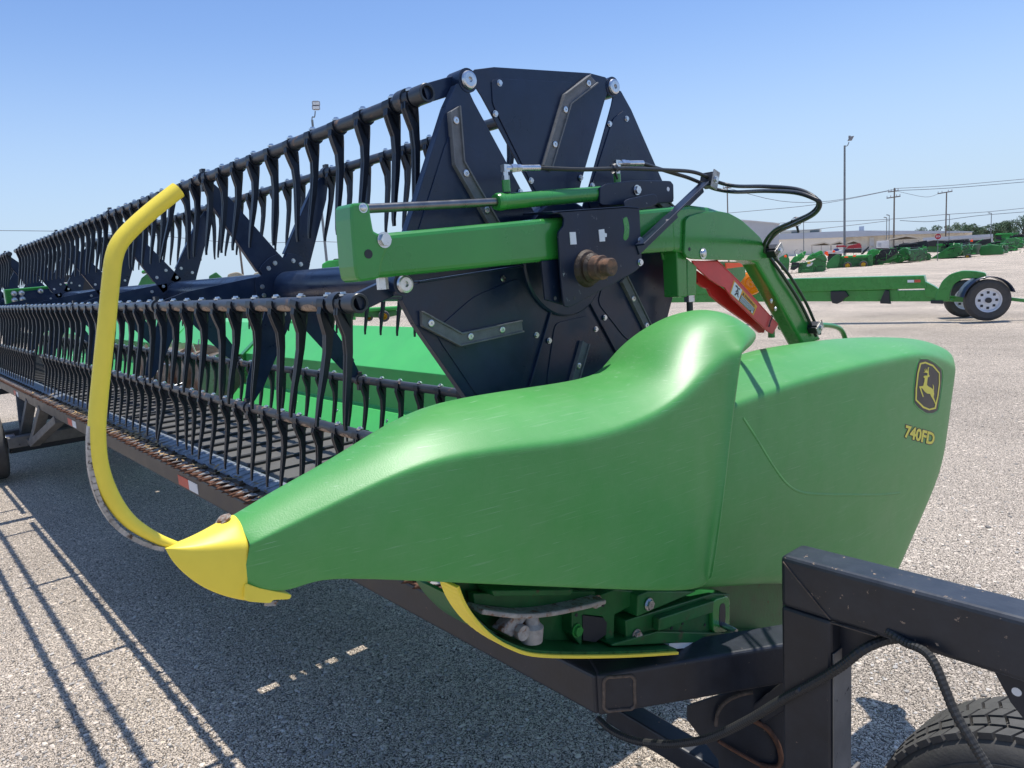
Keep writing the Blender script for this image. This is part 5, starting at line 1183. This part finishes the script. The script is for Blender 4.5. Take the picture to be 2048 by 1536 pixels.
t, pl, top = pole('light_pole', 'steel yard light pole rising behind the reel fingers, left of centre', 'light pole', 645, 42, 626, 240, 645, 440, 5.2, 'pole_steel', 'yard light poles')
floodlight(t, pl, top, ((624, 238), (629, 234), (630.5, 222)), (632, 211))
t, pl, top = pole('light_pole', 'steel yard light pole standing alone in the right half of the sky', 'light pole', 1689, 88, 1689.5, 291, 1689, 480, 4.2, 'pole_steel', 'yard light poles')
mb = MB(); mb.tube([pl(1689.5, 300), pl(1690, 293), pl(1695, 291), pl(1698, 284)], .9 * pl.k, n=8); mb.build('arm', 'pole_steel', t)
mb = MB(); mb.box(pl(1701.5, 277), (8 * pl.k, 4 * pl.k, 9 * pl.k), (pl.r, pl.n, (V((0, 0, 1)) + pl.r * .5).normalized())); mb.box(pl(1699, 274), (4 * pl.k, 4 * pl.k, 5 * pl.k), (pl.r, pl.n, V((0, 0, 1)))); mb.build('lamp_head', 'lamp_housing', t, bevel=.03)
def upole(label, px, d, top, bot, w, arms, tilt=0):
    t, pl, tp = pole('utility_pole', label, 'utility pole', px, d, top[0], top[1], bot[0], bot[1], w, 'wood_pole', 'wooden utility poles')
    for a, b in arms:
        mb = MB(); mb.bar(pl(*a, -.12), pl(*b, -.12), .16, .2); ca = mb.build('cross_arm', 'wood_pole', t)
        mb = MB()
        for k in (.04, .3, .72, .96): q = pl(*a, -.12).lerp(pl(*b, -.12), k); mb.cyl(q, q + V((0, 0, .45)), .10, .06, n=8)
        mb.build('insulator', 'grey_wall', ca)
    return t, pl
upole('wooden utility pole with two cross arms, right of the tall light pole', 1788, 150, (1788, 376), (1787.5, 490), 3, [((1776, 384), (1797, 381.5)), ((1773, 396.5), (1801, 392.5))])
upole('wooden utility pole with one cross arm beside the stop sign', 1890, 160, (1889, 384), (1891, 485), 2.6, [((1875, 387.5), (1905, 382.5))])
upole('wooden utility pole half hidden behind the curved green arm', 1455, 140, (1454, 372), (1456, 450), 2.6, [((1446, 376.5), (1464, 374))])
upole('pale leaning utility pole seen through the reel fingers', 478, 60, (470, 440), (487, 560), 4.2, [])
for lab, px, x, y0, y1, d in (('slim street lamp left of the tall light pole', 1608, 1607.5, 441, 500, 130), ('slim street lamp, left one of two beside the utility pole', 1773, 1773, 435, 485, 130), ('slim street lamp touching the left of the utility pole', 1778, 1778, 430, 485, 125), ('slim street lamp right of the stop sign', 1898, 1898, 429, 480, 120), ('slim street lamp standing before the trees at far right', 1981.5, 1981.5, 426, 475, 110)):
    t, pl, tp = pole('street_lamp', lab, 'street lamp', px, d, x, y0, x, y1, 1.5, 'pole_steel', 'slim street lamps')
    mb = MB(); a = pl(x, y0 + .5); b = pl(x - 4.5, y0 - .3); mb.bar(a, b, .14, .14); mb.box(b, (2.4 * pl.k, .5, 1.0 * pl.k), (pl.r, pl.n, V((0, 0, 1)))); mb.build('lamp_head', 'lamp_housing', t)
def wire(pts, d, label, w=.55):
    P = [atD(*q, dd) for q, dd in zip(pts, d if isinstance(d, (list, tuple)) else [d] * len(pts))]
    mb = MB(); k = (sum(d) / len(d) if isinstance(d, (list, tuple)) else d) / F; mb.tube(P, w * k, n=5, sub=4, caps=False); tag(mb.build('power_line', 'wire_hazed', None), label, 'power line', 'overhead power lines')
wire([(1452, 375), (1560, 402), (1660, 402), (1787, 379)], [140, 144, 148, 150], 'upper wire from the half hidden pole to the two armed pole')
wire([(1300, 440), (1480, 424), (1640, 408), (1776, 382)], [135, 140, 145, 150], 'lower sagging wire left of the two armed pole')
wire([(1788, 377), (1900, 371), (2060, 357)], [150, 150, 150], 'topmost wire running right from the two armed pole'); wire([(1797, 381), (1900, 376), (2060, 363)], 150, 'second wire running right from the two armed pole')
wire([(1560, 446), (1700, 442), (1800, 437), (1890, 429), (1970, 424), (2060, 415)], 155, 'long wire passing below the cross arms to the right edge')
wire([(1560, 466), (1690, 452), (1780, 441)], 152, 'wire sloping up over the warehouse roof'); wire([(1800, 441), (1850, 443.5), (1890, 440), (1960, 431), (2060, 423)], 155, 'lowest wire between the two right utility poles')
wire([(1797, 383), (1850, 394), (1876, 388)], 155, 'short faint wire linking the two right pole tops', .4)
wire([(-20, 461), (140, 463), (300, 470), (480, 486), (640, 483), (760, 490)], 70, 'faint wire crossing behind the reel at left', .6)
# ---- stop sign
p = ground_at(1876, 62); pl = Pl(p); t = thing('stop_sign', 'red octagonal stop sign on a post beside the utility pole', 'sign', pl.p)
c = pl(1876, 473); R_ = 5.6 * pl.k; oc = [c + pl.r * R_ * math.cos(rad(22.5 + 45 * i)) + V((0, 0, 1)) * R_ * math.sin(rad(22.5 + 45 * i)) for i in range(8)]
mb = MB(); mb.prism([q - pl.n * .02 for q in oc], pl.n * .02); pn = mb.build('panel', 'sign_red', t)
vs, fs = textmesh('STOP', .02); x0, x1 = min(v.x for v in vs), max(v.x for v in vs); y0, y1 = min(v.y for v in vs), max(v.y for v in vs)
mb = MB(); vv = [c - pl.n * .03 + pl.r * ((v.x - x0) / (x1 - x0) - .5) * R_ * 1.3 + V((0, 0, 1)) * ((v.y - y0) / (y1 - y0) - .5) * R_ * .6 for v in vs]; mb.add(vv, fs); mb.build('lettering', 'white_tag', pn)
mb = MB(); mb.cyl((c.x + pl.n.x * .04, c.y + pl.n.y * .04, 0), c + pl.n * .04 + V((0, 0, R_)), .03, n=8); mb.build('post', 'pole_steel', t)
# ---- trees
def tree(px, d, ytop, wpx, lab, m, group, ybase=500, dens=1.0):
    p = ground_at(px, d); pl = Pl(p); k = pl.k; top = pl(px, ytop).z; rw = wpx * k / 2
    t = thing('tree', lab, 'tree', p, group=group); rr = random.Random(int(px * 7))
    mb = MB(); mb.tube([p, p + V((.1, 0, top * .3)), p + V((.3, .1, top * .55))], [rw * .10 + .08, rw * .05 + .04], n=8)
    for i in range(5):
        a = i * 1.3; b = p + V((math.cos(a) * rw * .6, math.sin(a) * rw * .6, top * (.55 + .06 * i))); mb.tube([p + V((.1, 0, top * .35)), p.lerp(b, .5) + V((0, 0, top * .25)), b], [rw * .04 + .03, .03], n=6)
    mb.build('trunk', 'trunk_bark', t)
    cl = []
    for i in range(20): 
        a = rr.random() * 6.28; q = rr.random() ** .5; zz = rr.uniform(.12, .9); lim = 1 - abs(zz - .42) * 1.0
        cl.append((p + V((math.cos(a) * rw * q * .75 * lim, math.sin(a) * rw * q * .75 * lim, top * zz)), rw * rr.uniform(.25, .42)))
    cl.append((p + V((0, 0, top * .9)), rw * .3))
    mb = MB(); s = max(.14, .9 * k)
    for c, r in cl:
        for i in range(int(95 * dens)):
            v = V((rr.gauss(0, 1), rr.gauss(0, 1), rr.gauss(0, .8))).normalized() * r * rr.uniform(.55, 1.05); q = c + v
            if q.z > top: q.z = top - rr.random() * .3
            u = V((rr.gauss(0, 1), rr.gauss(0, 1), rr.gauss(0, 1))).normalized(); w = u.cross(V((rr.gauss(0, 1), rr.gauss(0, 1), rr.gauss(0, 1)))).normalized(); l = s * rr.uniform(.6, 1.4)
            mb.add([q - u * l, q + w * l * .6, q + u * l, q - w * l * .6], [[0, 1, 2, 3]])
    mb.build('crown', m, t)
TL = [(1932, 452, 32, 'foliage_dark', 'rounded dark tree at the left end of the treeline, over the warehouse corner'), (1951, 458, 24, 'foliage_pale', 'small pale tree next to the leftmost round tree'), (1872, 452, 30, 'foliage_dark', 'tree directly left of the stop sign post'),
      (1966, 454, 28, 'foliage_pale', 'light tree left of the last street lamp'), (1990, 447, 30, 'foliage_dark', 'dark tree right of the last street lamp'), (1912, 446, 30, 'foliage_pale', 'tall pale tree right of the slim lamp near the stop sign'), (1926, 447, 26, 'foliage_dark', 'dark tree between the tall pale tree and the street lamp'),
      (1946, 449, 28, 'foliage_dark', 'dark bushy tree in the middle of the treeline'), (2008, 443, 30, 'foliage_pale', 'broad pale tree second from the right edge'), (2026, 440, 28, 'foliage_dark', 'dark tree before the right edge'), (2044, 432, 34, 'foliage_dark', 'tallest dark tree at the right edge'), (1845, 456, 30, 'foliage_dark', 'round dark tree just behind the warehouse corner'), (1893, 452, 26, 'foliage_pale', 'pale tree behind the stop sign utility pole'), (1978, 450, 28, 'foliage_dark', 'dark tree directly behind the last street lamp'), (1958, 456, 26, 'foliage_dark', 'low dark tree right of the middle of the treeline'), (1936, 455, 26, 'foliage_pale', 'low pale tree overlapping the left end of the treeline'), (2000, 449, 26, 'foliage_dark', 'low dark tree third from the right edge'), (2016, 446, 26, 'foliage_dark', 'dark tree between the two pale crowns near the right edge')]
for i, (px, yt, w, m, lab) in enumerate(TL): tree(px, 175 + (i * 13) % 40, yt - 1.5, w * 1.35, lab, m, 'trees along the skyline')
for px, yt, w, lab in ((352, 528, 26, 'small distant tree seen through the reel, left one'), (378, 531, 24, 'small distant tree seen through the reel, right one'), (590, 520, 26, 'small distant tree behind the reel hub')): tree(px, 150, yt, w, lab, 'foliage_pale', 'small distant trees at left', 600)
# ---- machines seen through the reel
machine('combine_harvester', 'green harvester hood with dark roof seen behind the reel hub', 'harvester', 672, 24, [
    ('body', 'green_lit_far', [(640, 640), (644, 528), (656, 521), (700, 517), (712, 640)], 2.2, 0), ('roof', 'dark_far', [(664, 522), (668, 517.5), (700, 515), (700, 519)], 2.0, .05), ('louvre', 'decal_black', [(681, 532), (681, 527), (683.5, 527), (683.5, 532)], .02, -.03), ('louvre', 'decal_black', [(686, 531.5), (686, 526.5), (688.5, 526.5), (688.5, 531.5)], .02, -.03)])
t, pl = machine('grain_cart', 'green hopper machine seen through the reel left of centre', 'machine', 300, 22, [
    ('hopper', 'green_far', [(262, 600), (283, 556), (308, 536), (318, 560), (322, 600)], 2.2, 0), ('rim', 'green_lit_far', [(282, 545), (284, 541), (306, 537), (308, 541)], 2.4, -.1), ('frame', 'dark_far', [(262, 640), (262, 596), (330, 590), (330, 640)], 1.2, .2)])
t, pl = machine('grain_cart', 'second green machine seen between the reel arms, with tan round ends', 'machine', 450, 26, [
    ('body', 'green_far', [(415, 600), (418, 552), (432, 544), (446, 556), (470, 552), (505, 558), (515, 600)], 2.0, 0), ('drum', 'tan_far', rnd([(455, 562), (455, 548), (475, 543), (492, 552), (492, 562)], 3, .3), .8, -.2), ('drum', 'tan_far', rnd([(506, 562), (508, 546), (525, 541), (540, 550), (540, 562)], 3, .3), .8, .3), ('frame', 'dark_far', [(415, 640), (415, 598), (540, 590), (540, 640)], 1.2, .3)])
t, pl = machine('disc_mower', 'black and green machine low behind the far end of the reel', 'mower', 140, 26, [('body', 'dark_far', [(95, 590), (120, 552), (165, 546), (190, 560), (200, 590)], 1.5, 0), ('cover', 'green_far', [(70, 600), (100, 580), (200, 575), (220, 600)], 1.5, .2), ('guard_rail', 'white_far', [(120, 568), (120, 566), (160, 563), (160, 565)], .05, -.1)])
t, pl = machine('hay_rake', 'green tubular implement on black tyres behind the near end of the reel', 'implement', 745, 15, [
    ('beam', 'green_lit_far', [(600, 623), (800, 612), (830, 611), (830, 618), (800, 620), (600, 632)], .14, 0), ('frame', 'green_far', [(700, 634), (712, 622), (792, 619), (800, 630), (770, 636)], .5, .1), ('frame', 'green_far', [(600, 660), (604, 626), (618, 625), (622, 660)], .4, .1), ('cover', 'green_far', [(640, 640), (648, 622), (690, 619), (696, 634)], .5, .3)])
farwheel(t, pl, 768, 632, 11, -.1); farwheel(t, pl, 738, 634, 8, .3); farwheel(t, pl, 655, 642, 10, -.1)

# ================================================================ LIGHT, SKY, CAMERA
w = bpy.data.worlds.new('World'); sc.world = w; w.use_nodes = True; nt = w.node_tree
SUN = V((-.02, .200, 1.0)).normalized(); el = math.asin(SUN.z)
sky = nt.nodes.new('ShaderNodeTexSky'); sky.sky_type = 'NISHITA'; sky.sun_disc = False; sky.sun_elevation = el; sky.sun_rotation = math.atan2(SUN.x, SUN.y); sky.altitude = 300; sky.air_density = 1.0; sky.dust_density = .6; sky.ozone_density = 2.0
tint = nd(nt, 'ShaderNodeMix', data_type='RGBA', blend_type='MULTIPLY'); tint.inputs[0].default_value = 1; tint.inputs[7].default_value = (.86, .97, 1.16, 1)
nt.links.new(sky.outputs[0], tint.inputs[6])
tc = nt.nodes.new('ShaderNodeTexCoord'); sx = nt.nodes.new('ShaderNodeSeparateXYZ'); nt.links.new(tc.outputs['Generated'], sx.inputs[0])
mr = nd(nt, 'ShaderNodeMapRange', interpolation_type='SMOOTHSTEP'); mr.inputs[1].default_value = -.02; mr.inputs[2].default_value = .33; mr.inputs[3].default_value = .92; mr.inputs[4].default_value = 0
nt.links.new(sx.outputs[2], mr.inputs[0])
hz_ = nd(nt, 'ShaderNodeMix', data_type='RGBA'); nt.links.new(mr.outputs[0], hz_.inputs[0]); nt.links.new(tint.outputs[2], hz_.inputs[6]); hz_.inputs[7].default_value = (3.75, 4.75, 5.95, 1)
nt.links.new(hz_.outputs[2], nt.nodes['Background'].inputs[0]); nt.nodes['Background'].inputs[1].default_value = .15
l = bpy.data.lights.new('sun', 'SUN'); l.energy = 4.7; l.angle = rad(.53); l.color = (1, .955, .88)
lo = bpy.data.objects.new('sun', l); COL.objects.link(lo); lo.rotation_euler = SUN.to_track_quat('Z', 'Y').to_euler(); lo.location = (0, 3, 20)
cd = bpy.data.cameras.new('camera'); cd.sensor_width = 36; cd.lens = 36 * F / 2048; cd.clip_start = .05; cd.clip_end = 6000
co = bpy.data.objects.new('camera', cd); COL.objects.link(co)
M = Matrix((( R3[0][0], -R3[0][1], -R3[0][2], CAM.x), (R3[1][0], -R3[1][1], -R3[1][2], CAM.y), (R3[2][0], -R3[2][1], -R3[2][2], CAM.z), (0, 0, 0, 1)))
co.matrix_world = M; sc.camera = co
sc.view_settings.view_transform = 'Standard'; sc.view_settings.look = 'None'; sc.view_settings.exposure = 0
sc.cycles.use_denoising = True; sc.cycles.max_bounces = 6
